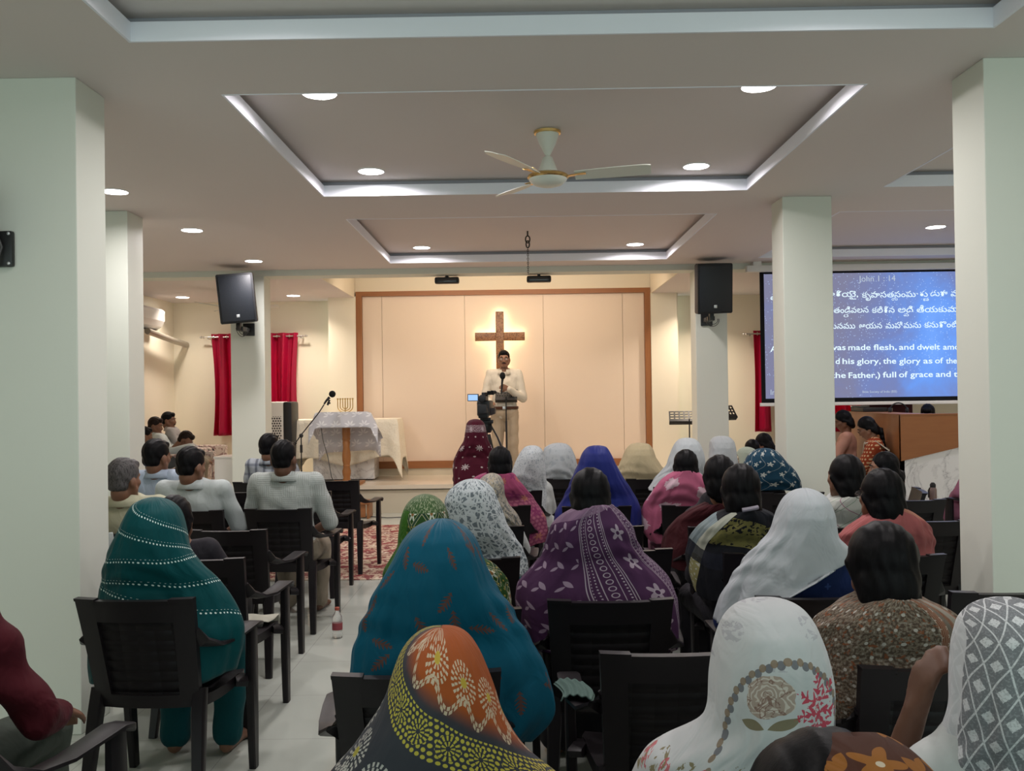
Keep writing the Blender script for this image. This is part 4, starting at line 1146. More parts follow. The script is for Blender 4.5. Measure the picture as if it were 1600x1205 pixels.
def body_mesh(J, M, voxel, hs=1.0):
    pr = Prims(); s = J['s']
    P = head_prims(pr, J['head'], M, hs)
    base = J['head'] + M @ V((0, -0.018, -0.07))
    nr = J.get('nr', 0.052); pr.cap(base, nr, J['neck'], nr + 0.008)
    torso(pr, J, 0.0)
    for n, q in (('L', -1), ('R', 1)):
        mid = (J['elb' + n] * 0.55 + J['wri' + n] * 0.45)
        pr.chain([J['sho' + n], J['elb' + n], mid, J['wri' + n]], [0.050, 0.038, 0.034, 0.025])
        hand(pr, J['wri' + n], J['hd' + n], J['hn' + n], -q if J.get('flip' + n) else J.get('th' + n, -q), J['curl' + n])
        km = J['kne' + n] * 0.6 + J['ank' + n] * 0.4 + V((0, -0.02, 0))
        pr.chain([J['hip' + n], J['kne' + n], km, J['ank' + n]], [0.082, 0.056, 0.052, 0.034])
        pr.cap(J['ank' + n] + V((0, -0.02, -0.045)), 0.034, J['toe' + n], 0.028); pr.ell(J['toe' + n] + V((0, 0.01, -0.004)), (0.042, 0.05, 0.024))
    return pr.fuse('body', voxel, 3), P
def torso(pr, J, g):
    s = J['s']; kz = J.get('k', 1.0)
    pr.ell(J['chest'], (0.150 * s + g, 0.100 + g, 0.16 * kz + g)); pr.ell(J['belly'], (0.142 * s + g, 0.110 + g, 0.17 * kz + g)); pr.ell(J['pelvis'], (0.165 * s + g, 0.125 + g, 0.115 + g))
    pr.cap((J['chest'] * 0.5 + J['belly'] * 0.5) + V((0.05 * s, 0, 0)), 0.10 + g, J['pelvis'] + V((0.06 * s, 0, 0)), 0.10 + g)
    pr.cap((J['chest'] * 0.5 + J['belly'] * 0.5) - V((0.05 * s, 0, 0)), 0.10 + g, J['pelvis'] - V((0.06 * s, 0, 0)), 0.10 + g)
    pr.cap(J['shoL'] + V((0.02, 0, -0.01)), 0.058 + g, J['shoR'] + V((-0.02, 0, -0.01)), 0.058 + g)
    for n in 'LR':
        pr.cap(J['neck'] + V((0, -0.005, -0.01 - g * 0.6)), 0.05 + g * 0.6, J['sho' + n] + V((0, 0, 0.002)), 0.048 + g)
        pr.cap(J['sho' + n] * 0.7 + J['chest'] * 0.3, 0.07 + g, J['belly'] + V(((-1 if n == 'L' else 1) * 0.05 * s, 0, 0)), 0.085 + g)
def wrinkle(me, amp=0.004, f=26, seed=0, zmin=-9):
    co = getco(me); no = getno(me); p = seed * 1.7
    x, y, z = co.T
    d = (np.sin(x * f + 0.6 * np.sin(z * f * 0.7 + p) * 2 + p) * np.sin(z * f * 0.8 - x * f * 0.5 + p * 2) + 0.6 * np.sin(z * f * 1.9 + x * f * 0.9 + np.sin(x * 17) + p))
    setco(me, co + no * (d * amp)[:, None]); return me
def top_mesh(J, sleeve='half', g=0.014, voxel=0.011, seed=0, long_=False, wr=0.0035):
    pr = Prims(); torso(pr, J, g)
    for n, q in (('L', -1), ('R', 1)):
        pts, rs = [J['sho' + n], J['elb' + n]], [0.052 + g, 0.046 + g]
        if sleeve == 'full':
            mid = (J['elb' + n] * 0.5 + J['wri' + n] * 0.5); w = J['wri' + n] * 0.96 + J['elb' + n] * 0.04
            pts += [mid, w]; rs += [0.042 + g, 0.033 + g * 0.6]
        elif sleeve == 'short':
            pts[1] = J['sho' + n] * 0.42 + J['elb' + n] * 0.58; rs[1] = 0.052 + g
        pr.chain(pts, rs)
    if long_:
        for n, q in (('L', -1), ('R', 1)):
            pr.cap(J['hip' + n], 0.10, J['hip' + n] * 0.25 + J['kne' + n] * 0.75, 0.085)
    return wrinkle(pr.fuse('garment', voxel, 3), wr, 24, seed)
def lower_mesh(J, kind='trousers', voxel=0.012, seed=1):
    pr = Prims(); g = 0.016
    pr.ell(J['pelvis'], (0.168 * J['s'] + g, 0.13 + g, 0.115 + g))
    for n, q in (('L', -1), ('R', 1)):
        pr.chain([J['hip' + n], J['kne' + n], J['ank' + n] + V((0, 0, 0.0))], [0.088 + g, 0.064 + g, 0.05 + g])
    if kind == 'skirt':
        for t in (0.0, 0.35, 0.65, 1.0):
            a = J['kneL'] * (1 - t) + J['kneR'] * t; b = J['ankL'] * (1 - t) + J['ankR'] * t; h = J['hipL'] * (1 - t) + J['hipR'] * t
            pr.cap(h, 0.095, a, 0.075); pr.cap(a, 0.075, b + V((0, 0.01, 0)), 0.085)
    return wrinkle(pr.fuse('lower_garment', voxel, 3), 0.004, 20, seed)
def collar_mesh(J, g=0.0):
    mb = MB(); N = J['neck']; rings = []
    H = J['head']; ax = V((0, (H.y - N.y) * 0.30, 0))
    for (dz, rr, f) in ((-0.030, 0.082, 0), (0.0, 0.076, 0.2), (0.040, 0.074, 0.6), (0.045, 0.079, 0.6), (0.014, 0.092, 0.2), (-0.022, 0.106, 0)):
        rings.append([N + ax * f + V((rr * 1.02 * math.sin(q), -rr * math.cos(q) * 1.0 + 0.004, dz + 0.016 * math.cos(q))) for q in [R(-158 + 316 * i / 40) for i in range(41)]])
    return mb.rings(rings, False, False)

def hair_mesh(J, M, style='short', hs=1.0, w=1.0, voxel=0.009):
    c = J['head']; P = lambda x, y, z: c + M @ V((x * hs, y * hs, z * hs))
    pr = Prims()
    if style in ('short', 'bald'):
        pr.ell(P(0, -0.016, 0.036), (0.080*hs*w, 0.094*hs, 0.093*hs), M); pr.ell(P(0, -0.046, -0.018), (0.064*hs*w, 0.050*hs, 0.068*hs), M); pr.ell(P(0, 0.045, 0.085), (0.055*hs*w, 0.035*hs, 0.034*hs), M)
    else:
        pr.ell(P(0, -0.020, 0.030), (0.086*hs*w, 0.098*hs, 0.100*hs), M); pr.ell(P(0, -0.062, -0.035), (0.078*hs*w, 0.056*hs, 0.085*hs), M)
        for k in (-1, 1): pr.cap(P(k*0.07*w, 0.0, 0.01), 0.022*hs, P(k*0.05*w, -0.065, -0.075), 0.03*hs)
    if style == 'bun': pr.ell(P(0.008, -0.112, -0.060), (0.050*hs, 0.036*hs, 0.043*hs), M); pr.cap(P(0.02, -0.12, -0.045), 0.03*hs, P(-0.02, -0.115, -0.075), 0.028*hs)
    if style == 'lowbun': pr.ell(P(0.0, -0.072, -0.085), (0.056*hs, 0.036*hs, 0.045*hs), M)
    if style == 'plait':
        a = P(0, -0.10, -0.08)
        for i in range(10): pr.ell(a + V((0.008 * (-1) ** i, -0.018 - 0.004 * i, -0.028 * i)), (0.033 - 0.001 * i, 0.026, 0.026))
    if style == 'loose': pr.cap(P(0, -0.075, -0.05), 0.07*hs, P(0, -0.095, -0.19), 0.05*hs); pr.cap(P(-0.035, -0.07, -0.05), 0.05*hs, P(-0.03, -0.09, -0.2), 0.04*hs); pr.cap(P(0.035, -0.07, -0.05), 0.05*hs, P(0.03, -0.09, -0.2), 0.04*hs)
    me = pr.fuse('hair', voxel, 2)
    co = getco(me); Mi = M.inverted(); A = np.array(Mi); q = (co - np.array(c)) @ A.T / hs
    x, y, z = q.T
    if style in ('short', 'bald'):
        hl = 0.062 - 0.05 * np.clip((np.abs(x) - 0.045) / 0.03, 0, 1)
        cut_face = np.clip((y - 0.035 + 0.03 * (np.abs(x) > 0.06)) / 0.015, 0, 1) * np.clip((hl - z) / 0.012, 0, 1)
        nape = np.clip((-0.035 - z) / 0.065, 0, 1) ** 1.3
        side = np.clip((-0.015 - z) / 0.012, 0, 1) * np.clip((y + 0.034) / 0.015, 0, 1)
        cut = np.maximum(np.maximum(cut_face, nape), side)
    else:
        hl = 0.066 - 0.045 * np.clip((np.abs(x) - 0.03) / 0.04, 0, 1)
        cut = np.clip((y - 0.022) / 0.015, 0, 1) * np.clip((hl - z) / 0.012, 0, 1)
    tgt = np.stack([x * 0.72, np.minimum(y * 0.72, 0.05), np.clip(z, -0.06, 0.08) * 0.75], 1)
    q2 = q * (1 - cut[:, None]) + tgt * cut[:, None]
    no = getno(me) @ A.T
    wv = 0.0016 * np.sin(x * 190 + 3 * np.sin(z * 30)) * (1 - cut)
    q2 = q2 + no * wv[:, None]
    setco(me, (q2 * hs) @ np.array(M).T + np.array(c)); return me

def face_parts(root, J, M, P, hs=1.0, brow=True, moustache=False, closed=False, glasses=False, lips=True):
    for k in (-1, 1):
        if not closed:
            e = put('eye', MB().sphere(P(k*0.031, 0.0685, 0.006), (0.0135*hs, 0.011*hs, 0.0085*hs), 12, M), M_EYE, root)
            put('iris', MB().sphere(P(k*0.031, 0.0765, 0.006), (0.0058*hs, 0.004*hs, 0.0058*hs), 10, M), M_IRIS, e)
        else:
            put('eyelid_line', MB().tube([P(k*0.019, 0.078, 0.002), P(k*0.031, 0.079, -0.002), P(k*0.043, 0.072, 0.002)], 0.0018*hs, 6), M_BROW, root)
        if brow: put('eyebrow', MB().tube([P(k*0.013, 0.089, 0.030), P(k*0.030, 0.084, 0.036), P(k*0.048, 0.072, 0.030)], [0.003*hs, 0.0042*hs, 0.002*hs], 7), M_BROW, root)
    if lips: put('lips', MB().tube([P(-0.022, 0.081, -0.060), P(0, 0.0895, -0.058), P(0.022, 0.081, -0.060)], [0.0025, 0.006*hs, 0.0025], 8), M_LIP, root)
    if moustache: put('moustache', MB().tube([P(-0.029, 0.080, -0.056), P(-0.013, 0.092, -0.045), P(0, 0.095, -0.043), P(0.013, 0.092, -0.045), P(0.029, 0.080, -0.056)], [0.003, 0.0065*hs, 0.006*hs, 0.0065*hs, 0.003], 8), M_BROW, root)
    if glasses:
        g = thing_part('spectacles', root); 
        mb = MB()
        for k in (-1, 1):
            mb.tube([P(k*0.033 + 0.021*math.cos(q), 0.098, 0.004 + 0.016*math.sin(q)) for q in [2*math.pi*i/16 for i in range(17)]], 0.0018*hs, 6)
            mb.tube([P(k*0.054, 0.096, 0.008), P(k*0.076, 0.03, 0.006), P(k*0.078, -0.02, 0.0)], 0.0016*hs, 6)
        mb.tube([P(-0.012, 0.099, 0.006), P(0, 0.104, 0.009), P(0.012, 0.099, 0.006)], 0.0016*hs, 6)
        put('spectacle_frame', mb, m_iron, g)
        for k in (-1, 1):
            put('lens', MB().sphere(P(k*0.033, 0.098, 0.004), (0.020*hs, 0.0012, 0.015*hs), 14, M), M_LENS, g)
def thing_part(name, root):
    o = bpy.data.objects.new(name, None); COL.objects.link(o); o.parent = root; o.empty_display_size = 0.05; return o

# ------------------------------------------------------------------ draped cloth round a head or shoulders
def smooth1(a, n=3):
    for _ in range(n):
        b = a.copy(); b[1:-1] = (a[:-2] + 2 * a[1:-1] + a[2:]) / 4; a = b
    return a
def drape(rows, yh, kind='veil', seed=0, fold=1.0, hem=None, diag=0.0, NV=84, NU=120, tmax=None, back=0.0, arc=0.14, geo=False):
    """rows: (metres below the crown, sideways centre, half width). The cloth is open at the front. hem(x) -> lowest dz"""
    rows = sorted(rows); dz = np.array([r[0] for r in rows]); xc = np.array([r[1] for r in rows]); aa = np.array([r[2] for r in rows])
    veil = kind == 'veil'
    top = 0.0005 if veil else dz[0]
    t = np.linspace(0, 1, NV)
    d = top + (dz[-1] - top) * (t ** 1.7 if veil else t)
    if veil:
        sq = np.sqrt(np.concatenate([[0.0], dz])); A = np.interp(np.sqrt(d), sq, np.concatenate([[0.0], aa])); X = np.interp(np.sqrt(d), sq, np.concatenate([[xc[0]], xc]))
    else:
        A = np.interp(d, dz, aa); X = np.interp(d, dz, xc)
    if veil: A[0] = 0.0004
    A = np.concatenate([A[:3], smooth1(A, 6)[3:]]); X = smooth1(X, 8)
    yb = np.interp(d, [0, .006, .02, .05, .10, .17, .25, .34, .50, .8, 1.3], [yh-.01, yh-.05, yh-.085, yh-.120, yh-.136, yh-.134, min(yh-.122, -.17), -.20 - back, -.222 - back, -.222 - back, -.21])
    yf = np.interp(d, [0, .006, .02, .05, .10, .20, .30, .45, .8, 1.3], [yh, yh+.03, yh+.058, yh+.088, yh+.10, yh+.09, .03, .12, .17, .20])
    if not veil:
        yb = np.interp(d, [.15, .22, .28, .36, .50, .8], [yh-.115, yh-.125, min(yh-.12, -.185), -.205 - back, -.225 - back, -.225 - back])
        yf = np.interp(d, [.15, .24, .30, .45, .8], [yh+.05, yh+.07, .0, .12, .17])
    yb = smooth1(yb, 4); yf = smooth1(yf, 4)
    yc = (yb + yf) / 2; B = (yf - yb) / 2
    T = np.interp(d, [0, .03, .06, .10, .22, .32, .55], [178, 176, 150, 122, 116, 128, 146] if veil else [165, 165, 160, 150, 140, 138, 146])
    if tmax: T = np.minimum(T, tmax)
    T = smooth1(T, 4)
    u = np.linspace(-1, 1, NU)
    th = np.radians(T)[:, None] * u[None, :]
    e = 2 / 2.25
    sn, cs = np.sin(th), np.cos(th)
    x = X[:, None] + A[:, None] * np.sign(sn) * np.abs(sn) ** e
    y = yc[:, None] - B[:, None] * np.sign(cs) * np.abs(cs) ** e
    D = np.repeat(d[:, None], NU, 1)
    rg = np.random.RandomState(seed + 11); dis = np.zeros_like(D)
    env = np.interp(d, [0, .04, .12, .25, .5, .9], [0, .0012, .0028, .0062, .0095, .012])[:, None] * fold
    for n, w in ((2, .8), (3, .8), (5, .7), (7, .6), (11, .45), (17, .3), (26, .16)):
        ph, kd, wf = rg.rand() * 6.28, (rg.rand() - .5) * 26, 4 + 6 * rg.rand()
        s0 = np.sin(n * th + ph + kd * D + 1.3 * np.sin(D * wf + th * 1.5 + rg.rand() * 6))
        gate = 0.55 + 0.45 * np.sin(th * (1 + rg.rand() * 2) + D * 7 * rg.rand() + rg.rand() * 6)
        dis += w * gate * (np.sign(s0) * np.abs(s0) ** 1.4)
    slack = np.interp(d, [0, .14, .22, .32, .45, .9], [0, .0, 1, .8, .1, .0])[:, None] * .0040 * fold
    sg = 0.5 + 0.5 * np.sin(th * 1.7 + seed)
    dis = dis * env + slack * sg * np.sin(D * 62 + 6 * np.cos(th * 0.8 + 0.4 * np.sin(seed)) + 2.2 * np.sin(th * 2.3 + seed) + np.sin(D * 21))
    r = np.sqrt((sn * A[:, None]) ** 2 + (cs * B[:, None]) ** 2) + 1e-6
    nx, ny = sn / np.maximum(A[:, None], .02), -cs / np.maximum(B[:, None], .02)
    ln = np.sqrt(nx * nx + ny * ny) + 1e-6
    x = x + nx / ln * dis; y = y + ny / ln * dis
    z = -D + diag * sn * np.interp(d, [0, .25, .5], [0, .1, 1])[:, None]
    z = z + np.interp(d, [0, .3, .6], [0, .004, .012])[:, None] * np.sin(th * 4 + seed)
    if hem is not None: z = np.maximum(z, -hem(x))
    vs = np.stack([x, y, z], -1).reshape(-1, 3)
    me = bpy.data.meshes.new('drape'); fs = []
    for i in range(NV - 1):
        for j in range(NU - 1):
            fs.append((i*NU+j, i*NU+j+1, (i+1)*NU+j+1, (i+1)*NU+j))
    me.from_pydata(vs.tolist(), [], fs); me.update()
    rad = np.maximum(A, .06)
    rad = np.minimum(rad, .22)
    U = th * (arc if arc else rad[:, None]); Vv = D
    if geo:
        ds = np.sqrt(np.diff(d) ** 2 + np.diff(-yb) ** 2 + 0 * d[1:]); arcl = np.concatenate([[0], np.cumsum(ds)])[:, None]
        w = np.clip(arcl / 0.20, 0, 1); w = w * w * (3 - 2 * w)
        U = arcl * np.sin(th) * (1 - w) + np.maximum(A, .02)[:, None] * th * w
        Vv = (arcl * np.cos(th)) * (1 - w) + arcl * w - 0.055
    uv = me.uv_layers.new(name='UVMap'); li = np.zeros(len(me.loops), dtype=np.int32); me.loops.foreach_get('vertex_index', li)
    uu = np.stack([U.ravel()[li], Vv.ravel()[li]], 1); uv.data.foreach_set('uv', uu.ravel().astype(np.float32))
    me.polygons.foreach_set('use_smooth', [True] * len(me.polygons))
    return me

def person(label, X, Y, zc, rz=0, s=1.0, sh=1.0, skin_='brown', hair=None, hmat=None, top=None, sleeve='half', lower=None, lkind='skirt', head=(0, 0, 0), yh=-0.13, lean=0.0,
           veil=None, shawl=None, cloth=None, cloth_name=None, fold=1.0, diag=0.0, hem=None, seed=0, seat=0.43, voxel=0.010, hs=1.0, hw=1.0, J=None, face=None, collar=False, z0=0.0,
           long_=False, back=0.0, tmax=None, kind='woman', arc=0.14, thick=0.003, wr=0.0035, geo=False, seat_shift=True, mod=None, group=None, dy=0.0):
    """X, Y: world position of the head centre; zc: crown above the ground z0"""
    c, s_ = math.cos(R(rz)), math.sin(R(rz))
    if J is None: J = skel(zc, yh, s, lean, seat, sh)
    if veil or shawl:
        for n in 'LR': J['sho' + n] = J['sho' + n] + V((0, 0.01, -0.035))
        if veil: J['head'] = J['head'] + V((0, 0.006, -0.010))
    if kind == 'man' and not veil and seat_shift:
        J['nr'] = 0.060
        for n in 'LR': J['sho' + n] = J['sho' + n] + V((0, 0, 0.040))
        J['neck'] = J['neck'] + V((0, 0, 0.042))
    if mod: mod(J)
    hy = J['head'].y; hx = J['head'].x
    root = thing('person', label, 'person', (X - (hx * c - hy * s_), Y - (hx * s_ + hy * c), z0), R(rz), group)
    M = rotm(*head)
    bm_, P = body_mesh(J, M, voxel, hs)
    put('body', bm_, SKIN[skin_], root)
    if top is not None: put('shirt' if kind == 'man' else 'blouse', top_mesh(J, sleeve, seed=seed, long_=long_, wr=wr), top, root)
    if collar: put('collar', collar_mesh(J), top, root).modifiers.new('thick', 'SOLIDIFY').thickness = 0.003
    if lower is not None: put('trousers' if lkind == 'trousers' else 'skirt', lower_mesh(J, lkind, seed=seed), lower, root)
    if hair: put('hair', hair_mesh(J, M, hair, hs, hw), hmat or H_BLK, root)
    rows = veil or shawl
    if rows:
        o = put(cloth_name or ('veil' if veil else 'shawl'), drape(rows, hy, 'veil' if veil else 'shawl', seed, fold, hem, diag, back=back, tmax=tmax, arc=arc, geo=geo), cloth, root, (hx, dy, zc))
        so = o.modifiers.new('thick', 'SOLIDIFY'); so.thickness = thick; so.offset = 1
    if face: face_parts(root, J, M, P, hs, **face)
    return root, J, M, P
ROWS = {
 'orange': (-0.143, 1.6, 1.168, [(0.009, -0.0, 0.04), (0.026, -0.002, 0.059), (0.049, -0.003, 0.073), (0.083, -0.002, 0.086), (0.118, -0.001, 0.097), (0.152, -0.006, 0.11), (0.186, -0.01, 0.132), (0.215, -0.01, 0.153), (0.243, -0.006, 0.18), (0.261, -0.005, 0.198), (0.324, 0.004, 0.26), (0.427, 0.014, 0.3), (0.541, 0.015, 0.309)]),
 'blue': (-0.226, 2.58, 1.224, [(0.004, -0.002, 0.031), (0.028, -0.005, 0.078), (0.064, -0.007, 0.108), (0.12, -0.011, 0.133), (0.175, -0.016, 0.158), (0.221, -0.012, 0.184), (0.267, -0.01, 0.209), (0.313, -0.007, 0.233), (0.369, -0.001, 0.258), (0.443, 0.009, 0.283), (0.516, 0.017, 0.299), (0.581, 0.025, 0.3), (0.646, 0.028, 0.23)]),
 'green': (-0.345, 3.22, 1.224, [(0.009, 0.004, 0.037), (0.037, 0.005, 0.068), (0.076, 0.005, 0.084), (0.133, 0.004, 0.089), (0.18, 0.007, 0.092), (0.226, 0.035, 0.153), (0.272, 0.055, 0.201), (0.341, 0.07, 0.227), (0.434, 0.078, 0.24), (0.526, 0.08, 0.244)]),
 'lace': (-0.223, 4.22, 1.182, [(0.012, 0.001, 0.056), (0.051, -0.004, 0.105), (0.096, -0.006, 0.125), (0.157, 0.008, 0.134), (0.217, 0.021, 0.142), (0.263, 0.04, 0.143), (0.308, 0.065, 0.154), (0.369, 0.091, 0.157), (0.46, 0.102, 0.157)]),
 'satin': (-0.162, 5.18, 1.123, [(0.015, 0.002, 0.046), (0.059, -0.008, 0.078), (0.133, -0.006, 0.081), (0.189, 0.018, 0.08), (0.245, 0.05, 0.094), (0.308, 0.068, 0.102)]),
 'magenta': (-0.131, 6.1, 1.224, [(0.179, -0.007, 0.087), (0.196, -0.029, 0.131), (0.243, -0.04, 0.172), (0.349, -0.003, 0.224), (0.493, 0.041, 0.27), (0.602, 0.059, 0.268), (0.668, 0.065, 0.253)]),
 'lacetwo': (0.104, 6.98, 1.175, [(0.01, -0.003, 0.052), (0.045, -0.006, 0.085), (0.119, -0.022, 0.11), (0.194, -0.035, 0.127), (0.269, -0.041, 0.137), (0.329, -0.027, 0.137), (0.394, -0.003, 0.122), (0.519, 0.005, 0.112)]),
 'silky': (0.35, 7.92, 1.139, [(0.011, -0.003, 0.071), (0.045, -0.012, 0.119), (0.13, -0.002, 0.147), (0.243, 0.005, 0.161), (0.328, 0.01, 0.167), (0.441, 0.008, 0.167)]),
 'starmaroon': (-0.392, 8.0, 1.357, [(0.011, 0.003, 0.054), (0.04, 0.005, 0.08), (0.114, 0.007, 0.094), (0.2, 0.011, 0.111), (0.257, 0.005, 0.146), (0.371, -0.008, 0.191), (0.457, -0.015, 0.197), (0.543, -0.016, 0.191), (0.657, -0.015, 0.189)]),
 'royal': (0.518, 6.0, 1.226, [(0.009, -0.0, 0.06), (0.051, -0.005, 0.094), (0.124, -0.002, 0.124), (0.21, -0.003, 0.167), (0.296, 0.007, 0.216), (0.382, 0.016, 0.261), (0.446, 0.011, 0.291), (0.553, 0.005, 0.304)]),
 'purple': (0.27, 3.45, 1.3, [(0.141, 0.02, 0.037), (0.155, 0.014, 0.075), (0.182, 0.005, 0.113), (0.219, 0.002, 0.148), (0.301, 0.007, 0.176), (0.353, 0.015, 0.2), (0.402, 0.023, 0.248), (0.464, 0.021, 0.306), (0.525, 0.026, 0.324), (0.612, 0.032, 0.319), (0.698, 0.037, 0.301)]),
 'cream': (1.053, 7.8, 1.136, [(0.011, -0.006, 0.078), (0.056, -0.012, 0.117), (0.128, -0.016, 0.142), (0.2, -0.011, 0.181), (0.257, 0.013, 0.223), (0.323, 0.018, 0.234)]),
 'whitea': (1.38, 7.4, 1.196, [(0.011, 0.002, 0.066), (0.058, 0.002, 0.108), (0.137, -0.002, 0.137), (0.243, -0.014, 0.164), (0.322, -0.044, 0.209), (0.427, -0.072, 0.24)]),
 'pinktie': (1.109, 6.0, 1.192, [(0.137, -0.006, 0.056), (0.163, -0.009, 0.109), (0.205, -0.024, 0.15), (0.269, -0.04, 0.186), (0.355, -0.056, 0.214), (0.419, -0.068, 0.221), (0.548, -0.081, 0.201), (0.612, -0.073, 0.171)]),
 'whiteb': (1.784, 7.9, 1.183, [(0.011, -0.006, 0.068), (0.051, -0.004, 0.104), (0.164, 0.001, 0.121), (0.248, 0.005, 0.133), (0.361, 0.001, 0.158), (0.457, -0.006, 0.175)]),
 'navy': (1.805, 6.62, 1.153, [(0.009, -0.002, 0.059), (0.038, -0.005, 0.104), (0.095, -0.001, 0.147), (0.166, 0.019, 0.192), (0.237, 0.035, 0.218), (0.308, 0.045, 0.229)]),
 'dkmaroon': (1.123, 5.06, 1.21, [(0.256, -0.014, 0.069), (0.296, -0.037, 0.127), (0.35, -0.052, 0.177), (0.422, -0.057, 0.217), (0.53, -0.065, 0.239), (0.621, -0.067, 0.231)]),
 'olive': (1.04, 4.24, 1.223, [(0.197, 0.012, 0.076), (0.218, 0.009, 0.133), (0.279, -0.013, 0.179), (0.339, -0.024, 0.201), (0.43, -0.036, 0.203), (0.52, -0.042, 0.186), (0.611, -0.039, 0.167)]),
 'wdrape': (1.076, 3.4, 1.208, [(0.007, -0.0, 0.036), (0.032, -0.0, 0.073), (0.092, -0.005, 0.101), (0.153, -0.012, 0.117), (0.182, -0.017, 0.129), (0.209, -0.015, 0.165), (0.262, -0.022, 0.2), (0.335, -0.042, 0.225), (0.407, -0.063, 0.239), (0.504, -0.082, 0.248)]),
 'roses': (0.451, 1.66, 1.198, [(0.005, -0.0, 0.036), (0.015, -0.0, 0.059), (0.039, -0.001, 0.079), (0.081, -0.001, 0.095), (0.14, -0.001, 0.106), (0.199, -0.002, 0.108), (0.235, -0.006, 0.116), (0.258, -0.024, 0.145), (0.279, -0.038, 0.183), (0.323, -0.031, 0.21), (0.389, -0.011, 0.249), (0.496, -0.004, 0.264)]),
 'brown': (1.026, 2.57, 1.195, [(0.191, 0.007, 0.05), (0.202, 0.012, 0.095), (0.217, 0.01, 0.13), (0.235, 0.014, 0.162), (0.263, 0.02, 0.196), (0.3, 0.022, 0.219), (0.355, 0.019, 0.226), (0.41, 0.011, 0.218), (0.492, 0.008, 0.206), (0.575, 0.016, 0.184)]),
 'diamond': (0.894, 1.66, 1.193, [(0.007, -0.001, 0.039), (0.023, -0.002, 0.065), (0.052, -0.001, 0.083), (0.094, -0.0, 0.094), (0.153, -0.002, 0.099), (0.212, -0.001, 0.101), (0.26, 0.003, 0.103), (0.295, 0.012, 0.117), (0.325, 0.014, 0.126), (0.414, 0.014, 0.184), (0.533, 0.019, 0.202)]),
 'flower': (0.342, 1.02, 1.2, [(0.002, 0.02, 0.025), (0.009, 0.022, 0.046), (0.018, 0.025, 0.06), (0.033, 0.029, 0.071), (0.055, 0.034, 0.081), (0.095, 0.028, 0.093), (0.146, 0.027, 0.1), (0.212, 0.028, 0.124)]),
 'salmon': (1.697, 4.24, 1.187, [(0.161, 0.045, 0.038), (0.179, 0.037, 0.091), (0.21, 0.036, 0.136), (0.246, 0.031, 0.177), (0.288, 0.028, 0.214), (0.343, 0.032, 0.239), (0.403, 0.032, 0.247), (0.494, 0.032, 0.242)]),
 'linepr': (1.799, 4.98, 1.206, [(0.21, 0.008, 0.053), (0.235, 0.0, 0.1), (0.267, -0.002, 0.123), (0.309, -0.004, 0.135), (0.398, -0.002, 0.142)]),
 'teal': (-1.431, 3.5, 1.195, [(0.005, -0.0, 0.037), (0.025, -0.0, 0.075), (0.058, 0.004, 0.098), (0.12, -0.0, 0.121), (0.182, -0.008, 0.145), (0.232, -0.012, 0.166), (0.27, -0.01, 0.189), (0.333, 0.0, 0.225), (0.395, 0.011, 0.251), (0.47, 0.017, 0.281), (0.533, 0.019, 0.301), (0.608, 0.009, 0.302), (0.708, -0.007, 0.287)]),
 'oldman': (-2.265, 5.12, 1.235, []),
 'bluem': (-2.678, 6.6, 1.264, []),
 'whitem': (-2.23, 6.07, 1.234, []),
 'checkm': (-2.228, 7.98, 1.246, []),
 'linem': (-1.604, 6.1, 1.276, []),
 'hidden': (-1.659, 4.3, 1.112, []),
 'w1': (-4.936, 12.6, 1.388, []),
 'w2': (-4.922, 12.1, 1.329, []),
 'w3': (-4.332, 11.6, 1.152, []),
 'w4': (-4.652, 11.1, 1.233, []),
 'peach': (3.821, 10.6, 1.322, []),
 'rust': (3.829, 9.9, 1.265, []),
 'lowbun': (2.667, 6.6, 1.109, []),
 'pink': (3.774, 7.6, 1.239, []),
 'booth': (4.821, 10.6, 1.384, []),
 'pale': (2.319, 9.2, 1.002, []),
 'girl1': (2.482, 9.6, 1.065, []),
 'girl2': (2.688, 9.9, 1.104, []),
 'maroonm': (-1.711, 2.45, 1.28, []),
 'speaker': (-0.195, 12.35, 2.174, []),
}
# ------------------------------------------------------------------ cloths (u = metres round the body, v = metres below the crown)
def cloth(name, c, rough=0.7, weave=0.12, coord='UV', spec=0.12):
    c = tuple(q * 0.82 for q in c)
    m = Mat('cloth_' + name, c, rough, spec, coord=coord); m.sheen(0.02)
    n1 = m.noise(7, 4, 0.55, 0.8); n2 = m.noise(9, 2, 0.5, 1.6, (1.5, 0.8, 1.0)); m.bump(n1 * 0.4 + n2, min(weave, 0.22) * 1.9, 0.026)
    m.over(n1, tuple(q * 0.80 for q in c), 0.55)
    return m
def uvw(m, rot=0.0):
    u, v, _ = m.coords()
    if rot:
        c, s = math.cos(R(rot)), math.sin(R(rot)); return u * c + v * s, v * c - u * s
    return u, v
C = {}
# orange and black tie-dye with rings of dots
m = cloth('orange_bandhani', (0.40, 0.095, 0.022), 0.65); u, v = uvw(m)
w = v + 0.028 - u * 0.52 + (m.noise(6, 2) - 0.5) * 0.025
slate = (0.040, 0.042, 0.052)
m.over(mnode(m.nt, 'SMOOTH_MIN', (w - 0.097) * 30, 1.0, 0.3, clamp=True), slate)
m.over((w - 0.40) * 40 , (0.36, 0.07, 0.02), 1.0)
a, b = w, u * 0.91 + v * 0.41
yel = (0.50, 0.42, 0.06); wht = (0.52, 0.42, 0.30)
def rings(x, y, rads, n):
    r = hyp(x, y); t = eatan2(y, x); out = None
    for k, rr in enumerate(rads):
        q = (eabs(r - rr) < 0.0042) * (eabs(efract(t * ((n + 5 * k) / 6.2832)) - 0.5) < 0.24)
        out = q if out is None else emax(out, q)
    return out
band = between(w, 0.143, 0.218)
